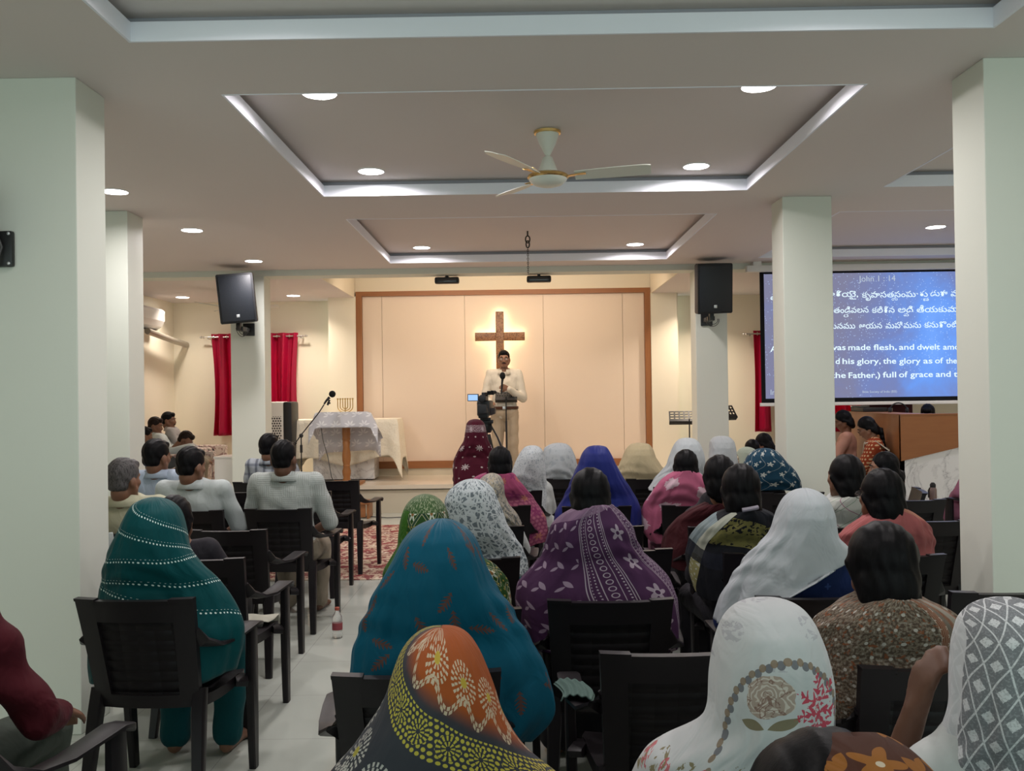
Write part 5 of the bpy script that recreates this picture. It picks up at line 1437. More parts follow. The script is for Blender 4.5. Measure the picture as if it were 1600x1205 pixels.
cx_, cy_ = efract(b / 0.062) * 0.062 - 0.031, w - 0.180
m.over(band * emax(dots(b, w, 0.0115, 0.0040, True) * (hyp(cx_, cy_) > 0.024), rings(cx_, cy_, (0.009, 0.019), 9)), yel, 0.95)
for (off, col, per) in ((0.052, wht, 0.085), (0.31, (0.45, 0.43, 0.40), 0.095)):
    xx, yy = efract(b / per + 0.3) * per - per / 2, w - off
    m.over(rings(xx, yy, (0.012, 0.024, 0.034), 10), col, 0.95)
    m.over(hyp(xx, yy) < 0.009, yel, 0.7)
    ln = esin(b * 75) * 0.018
    m.over((eabs(yy - 0.045 + ln) < 0.0038) * (eabs(efract(b / 0.0105) - 0.5) < 0.34), col, 0.9)
    m.over((eabs(yy - 0.054 + ln) < 0.0038) * (eabs(efract(b / 0.0105 + 0.4) - 0.5) < 0.34), col, 0.9)
C['orange'] = m
# blue with brown embroidered sprigs
m = cloth('peacock_blue', (0.003, 0.105, 0.18), 0.55); u, v = uvw(m)
for rot, pu, pv, ou, ov, an in ((0, .20, .19, .03, .0, 62), (14, .23, .22, .15, .13, 118), (-10, .25, .21, .07, .21, 25), (8, .27, .23, .19, .08, 85)):
    p, q = uvw(m, rot); gx, gy = cell(p + ou, q + ov, pu, pv)
    m.over(leaf(gx, gy, R(an), 0.038, 0.016, 520), (0.115, 0.05, 0.035), 0.9)
C['blue'] = m
# green, gold edge
m = cloth('green_gold', (0.026, 0.075, 0.016), 0.6); u, v = uvw(m)
gx, gy = cell(u, v, 0.11)
dm = eabs(gx) + eabs(gy)
m.over(between(dm, 0.040, 0.056), (0.02, 0.05, 0.03), 0.9); m.over(emax(between(dm, 0.037, 0.040), between(dm, 0.056, 0.059)), (0.42, 0.40, 0.25), 0.9)
m.over(flower(gx, gy, 0.028, 6), (0.52, 0.54, 0.46), 0.9); m.over(dots(u, v, 0.022, 0.004, True) * (v > 0.09), (0.34, 0.25, 0.06), 0.8)
m.over(hyp(gx, gy) < 0.010, (0.22, 0.10, 0.03), 0.9)
m.over((v < 0.055) * 1.0, (0.035, 0.08, 0.022)); m.over((v < 0.055) * (m.noise(110, 2) > 0.53), (0.24, 0.28, 0.17), 0.8); m.over((u < -0.09) * (v > 0.05), (0.035, 0.11, 0.012), 0.9)
C['green'] = m
# white lace on dark net
def lace(name, base, dark, sc=36, thr=0.5, k=1.0):
    m = cloth(name, base, 0.75); n1 = m.noise(sc, 3, 0.55, 1.6); n2 = m.voronoi(sc * 1.1, 'DISTANCE_TO_EDGE')
    m.over((n1 > thr) * (n2 > 0.10), dark, k); return m
C['lace'] = lace('white_lace', (0.60, 0.655, 0.68), (0.10, 0.125, 0.145), 34, 0.475, 0.9)
C['lacetwo'] = lace('fine_white_lace', (0.62, 0.66, 0.68), (0.27, 0.30, 0.33), 46, 0.5, 0.8)
C['silky'] = lace('white_silk', (0.60, 0.64, 0.67), (0.33, 0.37, 0.41), 16, 0.52, 0.6)
m = cloth('grey_satin', (0.42, 0.40, 0.36), 0.4); n = m.noise(26, 3, 0.55, 2.0)
m.over(n > 0.52, (0.10, 0.10, 0.10), 0.85); m.over(between(n, 0.44, 0.475), (0.36, 0.27, 0.12), 0.8); C['satin'] = m
m = cloth('magenta_flower', (0.40, 0.075, 0.17), 0.65); u, v = uvw(m); gx, gy = cell(u, v, 0.13)
m.over(v > 0.33, (0.20, 0.05, 0.10), 0.8); m.over(dots(u, v, 0.025, 0.009, True) * (v > 0.36), (0.36, 0.12, 0.17), 0.8)
m.over(flower(gx, gy, 0.034, 5, 0.12), (0.20, 0.03, 0.10), 0.9); m.over(flower(gx - 0.045, gy - 0.03, 0.024, 6, 0.1), (0.42, 0.17, 0.10), 0.8); C['magenta'] = m
m = cloth('maroon_star', (0.085, 0.008, 0.022), 0.65); u, v = uvw(m); gx, gy = cell(u - 0.03, v, 0.16, 0.17)
m.over(flower(gx, gy, 0.030, 8, 0.0), (0.45, 0.38, 0.38), 0.9)
m.over(between(v, 0.05, 0.115) * (m.noise(130, 2) > 0.50), (0.36, 0.28, 0.30), 0.85); m.over(dots(u, v - 0.02, 0.09, 0.007, True) * (v > 0.14), (0.5, 0.42, 0.42), 0.9); C['starmaroon'] = m
C['royal'] = cloth('royal_blue', (0.022, 0.032, 0.20), 0.5)
# purple with white block print
m = cloth('purple_print', (0.085, 0.032, 0.092), 0.7); u, v = uvw(m, -10)
pw = (0.50, 0.43, 0.49)
for c0 in (-0.055, 0.165):
    d_ = eabs(u - c0)
    m.over(emax(emax(between(d_, 0.040, 0.0425), between(d_, 0.0475, 0.050)), between(d_, 0.018, 0.0200)), pw, 0.85)
    m.over(dots(u - c0 + 0.0325, v, 0.012, 0.0028) * between(d_, 0.026, 0.038), pw, 0.9)
    gx, gy = cell(u - c0 + 0.012, v, 0.024, 0.026, False); m.over(between(hyp(gx, gy), 0.0068, 0.0095) * (d_ < 0.014), pw, 0.85)
for (ox, oy) in ((0.055, 0.02),):
    gx = u - ox; gy = (efract(v / 0.115 + 0.25) - 0.5) * 0.115
    m.over(flower(gx, gy, 0.034, 5, 0.30), (0.42, 0.34, 0.41), 0.85); m.over(between(hyp(gx, gy), 0.008, 0.0105), pw, 0.9)
gx, gy = cell(u, v, 0.075)
lf = emax(leaf(gx, gy, 0.7, 0.022, 0.008), leaf(gx + 0.02, gy - 0.015, -0.5, 0.016, 0.006)); m.over(lf * (u < -0.12), (0.36, 0.27, 0.36), 0.85)
m.over(dots(u, v, 0.014, 0.0034, True) * between(u, 0.235, 0.32), pw, 0.85); m.over((v < 0.17) * 1.0, (0.24, 0.15, 0.23), 0.7); C['purple'] = m
m = cloth('cream_cotton', (0.68, 0.57, 0.36), 0.8, 0.4); C['cream'] = m
C['whitea'] = cloth('white_voile', (0.62, 0.67, 0.70), 0.8, 0.35); C['whiteb'] = cloth('white_muslin', (0.64, 0.68, 0.71), 0.8, 0.4)
m = cloth('pink_tiedye', (0.50, 0.13, 0.23), 0.7); u, v = uvw(m, 20); gx, gy = cell(u, v, 0.20, 0.15)
bl = hyp(gx, gy * 1.2) + (m.noise(20, 4, 0.65) - 0.5) * 0.14
m.over(bl < 0.045, (0.58, 0.44, 0.50), 0.85); m.over((u < -0.26) * 1.0, (0.50, 0.38, 0.46), 0.6); C['pinktie'] = m
m = cloth('navy_flower', (0.012, 0.055, 0.10), 0.65); u, v = uvw(m); gx, gy = cell(u, v, 0.085, 0.075)
m.over(flower(gx, gy, 0.018, 5, 0.0), (0.48, 0.50, 0.47), 0.9); m.over(eabs(esin(u * 34 + esin(v * 40) * 1.2 + v * 18)) < 0.045, (0.36, 0.40, 0.38), 0.8)
m.over(flower(gx - 0.028, gy + 0.02, 0.009, 4, 0), (0.5, 0.5, 0.47), 0.9); C['navy'] = m
C['dkmaroon'] = cloth('plain_maroon', (0.060, 0.012, 0.016), 0.75, 0.2)
m = cloth('black_olive_blocks', (0.014, 0.015, 0.020), 0.7); u, v = uvw(m, 16)
m.over(between(v, 0.30, 0.345) * 1.0, (0.16, 0.15, 0.06), 0.9); m.over((u > 0.0) * between(v, 0.235, 0.36) * (m.noise(60, 2) > 0.45), (0.20, 0.18, 0.06), 0.9)
m.over(between(u, -0.20, -0.06) * between(v, 0.27, 0.40), (0.20, 0.25, 0.27), 0.9); m.over(between(u, -0.06, -0.005) * (v > 0.22), (0.46, 0.47, 0.40), 0.9)
m.over(between(u, -0.06, -0.005) * (v > 0.44) * (m.noise(60, 2) > 0.42), (0.24, 0.22, 0.09), 0.95); m.over(between(v, 0.40, 0.47), (0.016, 0.018, 0.028), 0.9); C['olive'] = m
m = cloth('sheer_white', (0.62, 0.66, 0.70), 0.8, 0.4); m.alpha(0.88); C['wdrape'] = m
# white with roses and red sprays
m = cloth('white_roses', (0.66, 0.68, 0.70), 0.75, 0.15); u, v = uvw(m)
n = m.noise(30, 3, 0.6, 1.5)
gx, gy = cell(u + 0.02, v + 0.02, 0.16, 0.10)
m.over((v < 0.115) * (hyp(gx, gy) < 0.03) * (n > 0.5), (0.36, 0.36, 0.40), 0.7)
e = hyp(u * 0.9, (v - 0.235) * 0.8)
au, av = u - 0.005, (v - 0.235) * 0.85
arch = hyp(au, av) - 0.112; at_ = efract(eatan2(av, au) * 5.6) - 0.5
bud = hyp(arch, at_ * 0.02) < 0.0068
m.over(bud * (v < 0.27), (0.11, 0.11, 0.13), 0.85); m.over((hyp(arch - 0.004, (efract(eatan2(av, au) * 5.6 + 0.5) - 0.5) * 0.02) < 0.006) * (v < 0.30), (0.22, 0.15, 0.09), 0.85)
rx, ry = u + 0.030, v - 0.158
rr = hyp(rx, ry * 1.1) + (m.noise(24, 2) - 0.5) * 0.03
m.over(rr < 0.040, (0.36, 0.27, 0.22), 0.9); m.over((rr < 0.040) * (eabs(esin(rr * 300 + m.noise(30, 2) * 16)) < 0.5), (0.58, 0.52, 0.47), 0.9); m.over((rr < 0.040) * between(m.noise(42, 2, 0.5, 1.5), 0.40, 0.46), (0.20, 0.11, 0.09), 0.8)
m.over(emax(leaf(u + 0.055, v - 0.208, 0.3, 0.022, 0.009), leaf(u + 0.005, v - 0.205, -0.4, 0.026, 0.009)), (0.17, 0.14, 0.07), 0.9)
sx, sy = u - 0.062, v - 0.180
spray = None
for an in (15, 52, 88, 125, 165, 205, 262, 320):
    cxx, cyy = 0.026 * math.cos(R(an)), 0.036 * math.sin(R(an))
    q = leaf(sx - cxx, sy - cyy, R(an), 0.032, 0.016, 420); spray = q if spray is None else emax(spray, q)
m.over(spray * (m.noise(95, 2) > 0.44), (0.48, 0.045, 0.085), 0.95)
fl, fm = cell(u + 0.05, v, 0.09, 0.09); m.over((v > 0.255) * (hyp(fl, fm) < 0.030) * (n > 0.52), (0.20, 0.16, 0.07), 0.9); m.over((v > 0.27) * (hyp(fl - 0.03, fm) < 0.022) * (m.noise(80, 2) > 0.5), (0.46, 0.10, 0.12), 0.9)
C['roses'] = m
# brown print with an orange border
m = cloth('brown_print', (0.235, 0.185, 0.14), 0.75, 0.25); u, v = uvw(m)
n = m.voronoi(95); n2 = m.noise(120, 2)
m.over(n2 > 0.53, (0.075, 0.05, 0.038), 0.85); m.over(n2 < 0.40, (0.30, 0.27, 0.23), 0.8); m.over(m.noise(70, 2) > 0.62, (0.24, 0.075, 0.03), 0.8)
m.over(dots(u, v, 0.042, 0.0048, True), (0.50, 0.47, 0.43), 0.9)
bd = u - 0.085 - (v - 0.2) * 0.08
m.over(between(bd, -0.012, 0.105), (0.20, 0.055, 0.025), 0.9); m.over(between(bd, 0.018, 0.038) * 1.0, (0.085, 0.075, 0.065), 0.9); m.over(between(bd, 0.055, 0.085), (0.30, 0.28, 0.25), 0.85)
m.over((eabs(esin(bd * 520)) > 0.93) * between(bd, -0.012, 0.105), (0.42, 0.36, 0.28), 0.8); fx_, fy_ = cell(bd - 0.003, v, 0.034, 0.026, False); m.over(flower(fx_, fy_, 0.009, 5, 0.1) * between(bd, -0.012, 0.018), (0.5, 0.42, 0.36), 0.9)
C['brown'] = m
# sheer white with solid diamonds
m = cloth('white_diamond', (0.25, 0.265, 0.285), 0.8, 0.1); u, v = uvw(m, 8); gx, gy = cell(u, v, 0.044, 0.048)
dm = eabs(gx) / 0.022 + eabs(gy) / 0.048
st = eabs(gx) / 0.0135 + eabs(gy) / 0.0140 + eabs(esin(gx * 700)) * 0.10
m.over(emax(st < 1.0, eabs(dm - 1.0) < 0.08), (0.66, 0.68, 0.70), 0.95); m.over(m.noise(220, 2) > 0.55, (0.34, 0.35, 0.37), 0.5); m.over((u < -0.125) * 1.0, (0.62, 0.64, 0.66), 0.85); C['diamond'] = m
m = cloth('brown_flowers', (0.085, 0.030, 0.018), 0.7, 0.2); u, v = uvw(m); gx, gy = cell(u - 0.005, v - 0.03, 0.092, 0.070)
og = (0.30, 0.115, 0.022)
m.over(flower(gx, gy, 0.030, 5, 0.12), og, 0.9); m.over(hyp(gx, gy) < 0.0042, (0.55, 0.47, 0.36)); m.over(emax(leaf(gx - 0.042, gy, 0.8, 0.020, 0.010), leaf(gx + 0.040, gy + 0.006, -0.9, 0.018, 0.009)), og, 0.85)
m.over(emax(between(v, 0.012, 0.015), between(v, 0.030, 0.033)), og, 0.9); m.over(dots(u, v - 0.0155, 0.013, 0.004) * between(v, 0.014, 0.031), og, 0.9); C['flower'] = m
m = cloth('salmon', (0.43, 0.125, 0.125), 0.6, 0.3); u, v = uvw(m, 24); m.over((v < 0.14) * 1.0, (0.42, 0.20, 0.13), 0.7); C['salmon'] = m
m = cloth('line_print', (0.56, 0.58, 0.54), 0.75); u, v = uvw(m, 30)
p, q = uvw(m, -35)
m.over(eabs(efract(v / 0.10) - 0.5) < 0.018, (0.28, 0.10, 0.18), 0.9); m.over(eabs(efract(q / 0.085 + 0.2) - 0.5) < 0.018, (0.12, 0.22, 0.14), 0.9); m.over(eabs(efract(u / 0.13) - 0.5) < 0.014, (0.07, 0.08, 0.09), 0.9); C['linepr'] = m
# green-blue with rows of sequins
m = cloth('sequin_teal', (0.003, 0.082, 0.092), 0.55); u, v = uvw(m)
for v0, sl in ((0.058, 0.28), (0.145, 0.20), (0.232, 0.0), (0.325, 0.05), (0.40, 0.3)):
    d_ = v - v0 - u * sl
    m.over(emax(dots(u, d_ + 0.004, 0.0150, 0.0036) * between(d_, -0.0095, 0.0), dots(u + 0.0075, d_ + 0.004, 0.0150, 0.0034) * between(d_, 0.0, 0.0095)), (0.75, 0.88, 0.84), 1.0)
C['teal'] = m
# shirts and dresses, mapped on the garment itself
def plain(name, c, **k): return cloth(name, c, coord='Object', **k)
S = {}
S['white_shirt'] = plain('white_shirt', (0.62, 0.68, 0.68)); S['pale_yellow'] = plain('pale_yellow_shirt', (0.60, 0.59, 0.43)); S['pale_blue'] = plain('pale_blue_shirt', (0.50, 0.59, 0.72))
S['cream_shirt'] = plain('cream_shirt', (0.80, 0.74, 0.62)); S['grey_jacket'] = plain('grey_jacket', (0.36, 0.34, 0.33)); S['maroon_shirt'] = plain('maroon_shirt', (0.085, 0.010, 0.017), weave=0.4)
m = plain('line_pattern_shirt', (0.56, 0.60, 0.58)); x, y, z = m.coords(); gx = efloor(x / 0.09) + efloor(z / 0.075)
alt = eabs(efract(gx * 0.5)) < 0.25
l1 = (eabs(efract(x / 0.0135) - 0.5) < 0.12) * alt; l2 = (eabs(efract(z / 0.0135) - 0.5) < 0.12) * (1.0 - alt)
m.over(emax(l1, l2), (0.26, 0.28, 0.25), 0.75); S['line_shirt'] = m
m = plain('checked_shirt', (0.48, 0.52, 0.57)); x, y, z = m.coords()
m.over(eabs(efract(x / 0.075) - 0.5) < 0.15, (0.06, 0.07, 0.10), 0.7); m.over(eabs(efract(z / 0.085) - 0.5) < 0.13, (0.08, 0.09, 0.13), 0.6); m.over(eabs(efract(x / 0.0375) - 0.5) < 0.05, (0.25, 0.28, 0.34), 0.7); S['check_shirt'] = m
m = plain('rust_print', (0.33, 0.055, 0.02)); x, y, z = m.coords(); m.over(dots(x + y, z, 0.038, 0.010, True), (0.58, 0.42, 0.24), 0.9); S['rust'] = m
S['peach'] = plain('peach_sari', (0.60, 0.32, 0.24)); S['beige'] = plain('beige_dress', (0.55, 0.46, 0.34)); S['pink_dress'] = plain('pink_dress', (0.42, 0.16, 0.26))
S['navy_blouse'] = plain('navy_blouse', (0.012, 0.026, 0.105)); x, y, z = S['navy_blouse'].coords(); a_, b_ = cell(x, z, 0.13); S['navy_blouse'].over(flower(a_, b_, 0.013, 4, 0), (0.03, 0.06, 0.19), 0.9)
S['aqua'] = plain('aqua_dress', (0.07, 0.33, 0.40)); S['white_dress'] = plain('white_dress', (0.60, 0.63, 0.62)); S['dark_dress'] = plain('dark_dress', (0.03, 0.028, 0.035)); S['tan_skirt'] = plain('tan_skirt', (0.22, 0.15, 0.10))
m = plain('green_print_dress', (0.045, 0.085, 0.025)); m.over(m.noise(60, 3) > 0.53, (0.24, 0.19, 0.07), 0.8); S['green_dress'] = m
S['teal_trousers'] = plain('teal_trousers', (0.004, 0.07, 0.08)); S['grey_trousers'] = plain('grey_trousers', (0.075, 0.075, 0.078)); S['khaki'] = plain('khaki_trousers', (0.34, 0.29, 0.22)); S['black_trousers'] = plain('black_trousers', (0.014, 0.013, 0.014)); S['beige_trousers'] = plain('beige_trousers', (0.55, 0.44, 0.31)); S['greenish'] = plain('green_grey_trousers', (0.07, 0.085, 0.07))
m = plain('mint_scarf', (0.52, 0.60, 0.50)); S['mint'] = m
S['lilac'] = plain('lilac_cloth', (0.55, 0.45, 0.52)); S['white_shawl'] = plain('cream_lace', (0.62, 0.56, 0.45))
# ------------------------------------------------------------------ the congregation
GRP = None
def R_(k): return ROWS[k]
def veiled(key, label, top='white_dress', lower='tan_skirt', kind='veil', hair='short', cl=None, cname=None, sx=1.0, **k):
    X, d, zc, rows = R_(key)
    a = np.interp(0.10, [r[0] for r in rows], [r[2] for r in rows]) if kind == 'veil' else 0.10
    hs = float(np.clip(a / 0.104, 0.78, 0.96)); k.setdefault('hs', hs); k['s'] = k.get('s', 1.0) * 0.80
    w = {kind: rows}
    return person(label, X, d, zc, top=S[top], lower=S[lower], hair=hair, cloth=C[cl or key], cloth_name=cname, seed=abs(sum(map(ord, key))) % 97, voxel=0.012, **w, **k)
veiled('orange', 'woman in an orange and black veil covered with rings of dots', 'dark_dress', 'dark_dress', yh=-0.10, fold=0.6, s=0.95)
veiled('blue', 'woman in a peacock blue veil with brown embroidered leaves', 'aqua', 'aqua', fold=1.25, back=0.02, arc=0.20, s=0.95)
veiled('green', 'woman in a green and gold patterned veil ahead of the blue one', 'green_dress', 'green_dress', s=0.9)
veiled('lace', 'woman in a white lace veil over a light blue dress', 'aqua', 'aqua', s=0.92)
veiled('satin', 'woman in a grey and gold satin scarf behind the magenta shawl', 'white_dress', 'tan_skirt', s=0.9)
veiled('magenta', 'bare-headed woman in a magenta flowered shawl', 'pink_dress', 'pink_dress', 'shawl', 'lowbun', s=0.95)
veiled('lacetwo', 'slim figure in a fine white lace veil beside the magenta shawl', 'white_dress', 'white_dress', s=0.8, sh=0.9)
veiled('silky', 'woman in a white silky veil left of the royal blue one', s=0.85)
veiled('starmaroon', 'woman in a maroon veil with white stars below the video camera', 'dark_dress', 'dark_dress', s=0.9, seat=0.56, hs=0.86)
veiled('royal', 'woman in a plain royal blue veil', 'dark_dress', 'dark_dress', s=0.95, fold=0.9)
veiled('purple', 'bare-headed woman in a purple shawl with white flower print', 'dark_dress', 'dark_dress', 'shawl', 'lowbun', hs=0.90, s=1.05, arc=0.19, back=0.02)
veiled('cream', 'woman in a cream cotton veil in the front row', s=0.8, fold=1.2)
veiled('whitea', 'woman in a pale white veil left of the right stage column', s=0.85)
veiled('pinktie', 'bare-headed woman in a pink tie-dyed shawl with white blotches', 'pink_dress', 'pink_dress', 'shawl', 'lowbun', s=1.0, fold=1.2)
veiled('whiteb', 'woman in a white muslin veil directly before the right stage column', s=0.85, fold=1.1)
veiled('navy', 'woman in a dark blue veil with white flowers and vines', 'dark_dress', 'dark_dress', s=0.8)
veiled('dkmaroon', 'dark-haired woman in a plain maroon shawl', 'dark_dress', 'dark_dress', 'shawl', 'lowbun', s=1.0, hs=1.04)
r_, J_, M_, P_ = veiled('olive', 'dark-haired woman with a beaded hair band in a black and olive shawl', 'dark_dress', 'dark_dress', 'shawl', 'lowbun', s=1.0, hs=1.06)
put('hair_band', MB().tube([P_(0.075 * math.sin(q), -0.105 - 0.030 * math.cos(q), -0.06 + 0.012 * math.sin(q)) for q in [R(-20 + 55 * i / 12) for i in range(13)]], 0.010, 8), simple('beaded_band', (0.30, 0.27, 0.33), 0.35), r_)
veiled('wdrape', 'woman in a sheer white veil over a navy blouse', 'navy_blouse', 'navy_blouse', s=1.45, fold=1.5, back=0.04, hem=lambda x: np.interp(x, [-0.3, -0.158, -0.01, 0.158, 0.3], [0.62, 0.41, 0.33, 0.25, 0.23]))
veiled('roses', 'woman in a white veil printed with roses and red sprays', 'white_dress', 'white_dress', s=0.95, fold=0.9, yh=-0.11, geo=True)
veiled('brown', 'bare-headed woman in a brown printed shawl with an orange border', 'dark_dress', 'tan_skirt', 'shawl', 'nape', hs=1.02, hw=1.10, s=1.0, arc=0.19, back=0.02)
def raise_left(J):
    J['elbL'] = V((-0.15, 0.12, 0.68)); J['wriL'] = V((-0.100, 0.06, 0.93)); J['hdL'] = V((0.22, -0.15, 1)); J['hnL'] = V((1, 0.1, -0.2)); J['curlL'] = 0.5; J['thL'] = 1
veiled('diamond', 'woman in a sheer white veil patterned with diamonds, hand raised to her cheek', 'white_dress', 'white_dress', s=0.95, fold=0.9, yh=-0.11, mod=raise_left, geo=True, skin_='dark')
veiled('flower', 'nearest woman, dark hair under a brown scarf with orange flowers', 'dark_dress', 'dark_dress', hair='nape', hs=1.02, hw=1.16, yh=-0.10, tmax=120, fold=0.5, dy=-0.02, geo=True)
r_, J_, M_, P_ = veiled('salmon', 'dark-haired woman with spectacles in a salmon pink shawl', 'dark_dress', 'tan_skirt', 'shawl', 'lowbun', hs=1.1, s=1.05, head=(14, 0, 0), fold=1.3, face=dict(glasses=True))
veiled('linepr', 'dark-haired woman in a white wrap printed with crossing lines', 'white_dress', 'tan_skirt', 'shawl', 'lowbun', cname='wrap', hs=1.06, s=0.95, head=(20, 0, 0), fold=0.5)
veiled('teal', 'woman in a green-blue veil with rows of silver sequins', 'white_dress', 'teal_trousers', lkind='trousers', long_=True, s=0.95, arc=0.17, fold=0.9)

def man(key, label, top, lower, rz=0, **k):
    X, d, zc, rows = R_(key)
    z0 = k.pop('z0', 0.0)
    return person(label, X, d, zc - z0, rz, top=S[top], lower=S[lower], lkind='trousers', hair=k.pop('hair', 'short'), kind='man', z0=z0, seed=sum(map(ord, key)) % 91, voxel=0.011, **k)
man('oldman', 'grey-haired man in a pale yellow shirt beside the column', 'pale_yellow', 'khaki', hmat=H_GRY, collar=True, s=1.1, hs=1.04, head=(-18, 4, 0))
man('bluem', 'man in a pale blue shirt behind the grey-haired man', 'pale_blue', 'grey_trousers', collar=True, s=1.12, hs=1.12, head=(-20, 6, 0))
man('whitem', 'broad man in a plain white shirt, head turned right', 'white_shirt', 'grey_trousers', collar=True, s=1.22, hs=1.10, head=(-22, 10, 0))
man('checkm', 'man in a blue and black checked shirt near the white cabinet', 'check_shirt', 'grey_trousers', collar=True, s=1.05, hs=1.05, head=(-20, 4, 0), mod=None)
man('linem', 'man by the aisle in a white shirt patterned with fine lines', 'line_shirt', 'khaki', collar=True, s=1.22, hs=1.06, head=(-8, 5, 0), skin_='dark')
man('hidden', 'dark-haired person almost hidden behind the sequinned veil', 'dark_dress', 'black_trousers', s=0.9, hair='lowbun')
def arm_rest(J):
    J['elbR'] = V((0.30, 0.02, 0.66)); J['wriR'] = V((0.25, 0.24, 0.60)); J['hdR'] = V((-0.3, 1, -0.4))
man('maroonm', 'man in a maroon shirt cut off at the picture edge', 'maroon_shirt', 'greenish', s=1.12, sleeve='full', mod=arm_rest, wr=0.009, head=(-5, 5, 0))
# men along the left wall, facing the stage side
man('w1', 'man in a grey jacket leaning back by the left wall, furthest of that row', 'grey_jacket', 'black_trousers', -78, z0=ST, s=1.1, head=(-5, 5, 0), sleeve='full', face=dict(moustache=True), seat=0.34, collar=True)
man('w2', 'man in a white shirt and tie by the left wall, eyes closed', 'white_shirt', 'grey_trousers', -72, z0=ST, s=1.08, head=(-8, 14, 0), sleeve='full', face=dict(closed=True), seat=0.33, collar=True, hmat=H_BRN)
def face_hand(J):
    J['head'] = J['head'] + V((0, 0.06, 0)); J['elbR'] = V((0.22, 0.26, 0.56)); J['wriR'] = J['head'] + V((0.085, 0.045, -0.13)); J['hdR'] = V((0.0, 0.10, 1)); J['hnR'] = V((-1, 0, 0)); J['curlR'] = 0.12; J['thR'] = 1
man('w3', 'man bowing his head into his hand by the left wall', 'white_shirt', 'khaki', -80, z0=ST, s=1.05, yh=0.10, lean=0.12, head=(0, 38, 0), sleeve='full', seat=0.30, mod=face_hand, hmat=H_BRN, face=dict(closed=True), collar=True)
man('w4', 'dark-haired man half hidden by the second left column', 'white_shirt', 'grey_trousers', -60, z0=ST, s=1.0, head=(10, 10, 0), seat=0.33)
# right side, facing left
def praying(J):
    for n, q in (('L', -1), ('R', 1)):
        J['elb' + n] = V((q * 0.20, 0.10, J['zc'] - 0.56)); J['wri' + n] = V((q * 0.035, 0.26, J['zc'] - 0.50)); J['hd' + n] = V((-q * 0.1, 0.8, 0.5)); J['hn' + n] = V((-q, 0, 0)); J['curl' + n] = 0.5
X, d, zc, _ = R_('rust')
r_, J_, M_, P_ = person('woman in a rust red printed dress with a cream scarf, head bowed', X, d, zc, 68, top=S['rust'], lower=S['beige'], hair='plait', head=(6, 32, 0), yh=0.04, lean=0.06, mod=praying, sleeve='half', face=dict(closed=True, glasses=True), seed=4, voxel=0.009, skin_='light')
put('scarf', MB().strap([V((0.10, J_['chest'].y + 0.125, zc - 0.62)), V((0.11, J_['chest'].y + 0.115, zc - 0.42)), V((0.115, J_['neck'].y + 0.075, zc - 0.285)), V((0.105, J_['neck'].y - 0.04, zc - 0.255)), V((0.10, J_['chest'].y - 0.15, zc - 0.36)), V((0.10, J_['belly'].y - 0.165, zc - 0.60))], [(1, 0, 0)] * 6, [0.10, 0.10, 0.09, 0.08, 0.13, 0.15], 0.01)
    .strap([V((-0.09, J_['chest'].y + 0.13, zc - 0.62)), V((-0.10, J_['chest'].y + 0.12, zc - 0.42)), V((-0.115, J_['neck'].y + 0.075, zc - 0.285)), V((-0.105, J_['neck'].y - 0.04, zc - 0.255)), V((-0.10, J_['chest'].y - 0.15, zc - 0.36))], [(1, 0, 0)] * 5, [0.09, 0.09, 0.08, 0.08, 0.12], 0.01), S['white_shawl'], r_)
put('wristwatch', MB().lathe([(0.029, -0.008), (0.032, -0.006), (0.032, 0.006), (0.029, 0.008)], n=16, M=Matrix.Translation(J_['wriL'] * 0.86 + J_['elbL'] * 0.14) @ (J_['wriL'] - J_['elbL']).to_track_quat('Z', 'Y').to_matrix().to_4x4()), m_badge, r_)
X, d, zc, _ = R_('peach')
person('woman in a peach sari half hidden by the second right column', X, d, zc, 72, top=S['peach'], lower=S['peach'], hair='lowbun', head=(5, 25, 0), yh=0.0, lean=0.05, mod=praying, sleeve='half', face=dict(closed=True), seed=8, voxel=0.010)
X, d, zc, _ = R_('lowbun')
person('side-facing woman with a low bun in a beige dress', X, d, zc, 74, top=S['beige'], lower=S['beige'], hair='bun', head=(0, 4, 0), yh=-0.05, sleeve='half', face=dict(lips=True), seed=8, voxel=0.010, skin_='light', s=1.0)
X, d, zc, _ = R_('pink'); X += 0.24
person('woman in a pink flowered dress mostly hidden by the near right column', X, d, zc, 20, top=S['pink_dress'], lower=S['pink_dress'], hair='lowbun', seed=8, voxel=0.012, s=0.95, sleeve='full')
X, d, zc, _ = R_('booth')
man('booth', 'man behind the wooden counter, only the top of his head showing', 'dark_dress', 'black_trousers', 150, s=1.0, head=(0, 30, 0), seat=0.52, face=dict(closed=True))
X, d, zc, _ = R_('pale')
mint = [(0.02, 0.0, 0.055), (0.06, 0.0, 0.085), (0.12, 0.0, 0.10), (0.20, 0.0, 0.11), (0.30, 0.02, 0.17), (0.45, 0.02, 0.22)]
person('child in a pale mint headscarf, face turned left', X, d, zc, 55, top=S['white_dress'], lower=S['tan_skirt'], hair='short', head=(0, 18, 0), yh=-0.10, veil=mint, cloth=S['mint'], cloth_name='headscarf', seed=3, s=0.8, seat=0.30, hs=0.9, face=dict(closed=True))
X, d, zc, _ = R_('girl1')
person('dark-haired child behind the mint headscarf, seen from the back', X, d, zc, 10, top=S['lilac'], lower=S['tan_skirt'], hair='lowbun', seed=5, s=0.8, seat=0.34, hs=0.9)
X, d, zc, _ = R_('girl2')
person('dark-haired girl with a pale cloth held to her face', X, d, zc, 62, top=S['pink_dress'], lower=S['tan_skirt'], hair='plait', head=(0, 20, 0), yh=-0.08, seed=6, s=0.85, seat=0.36, hs=0.95, face=dict(closed=True))

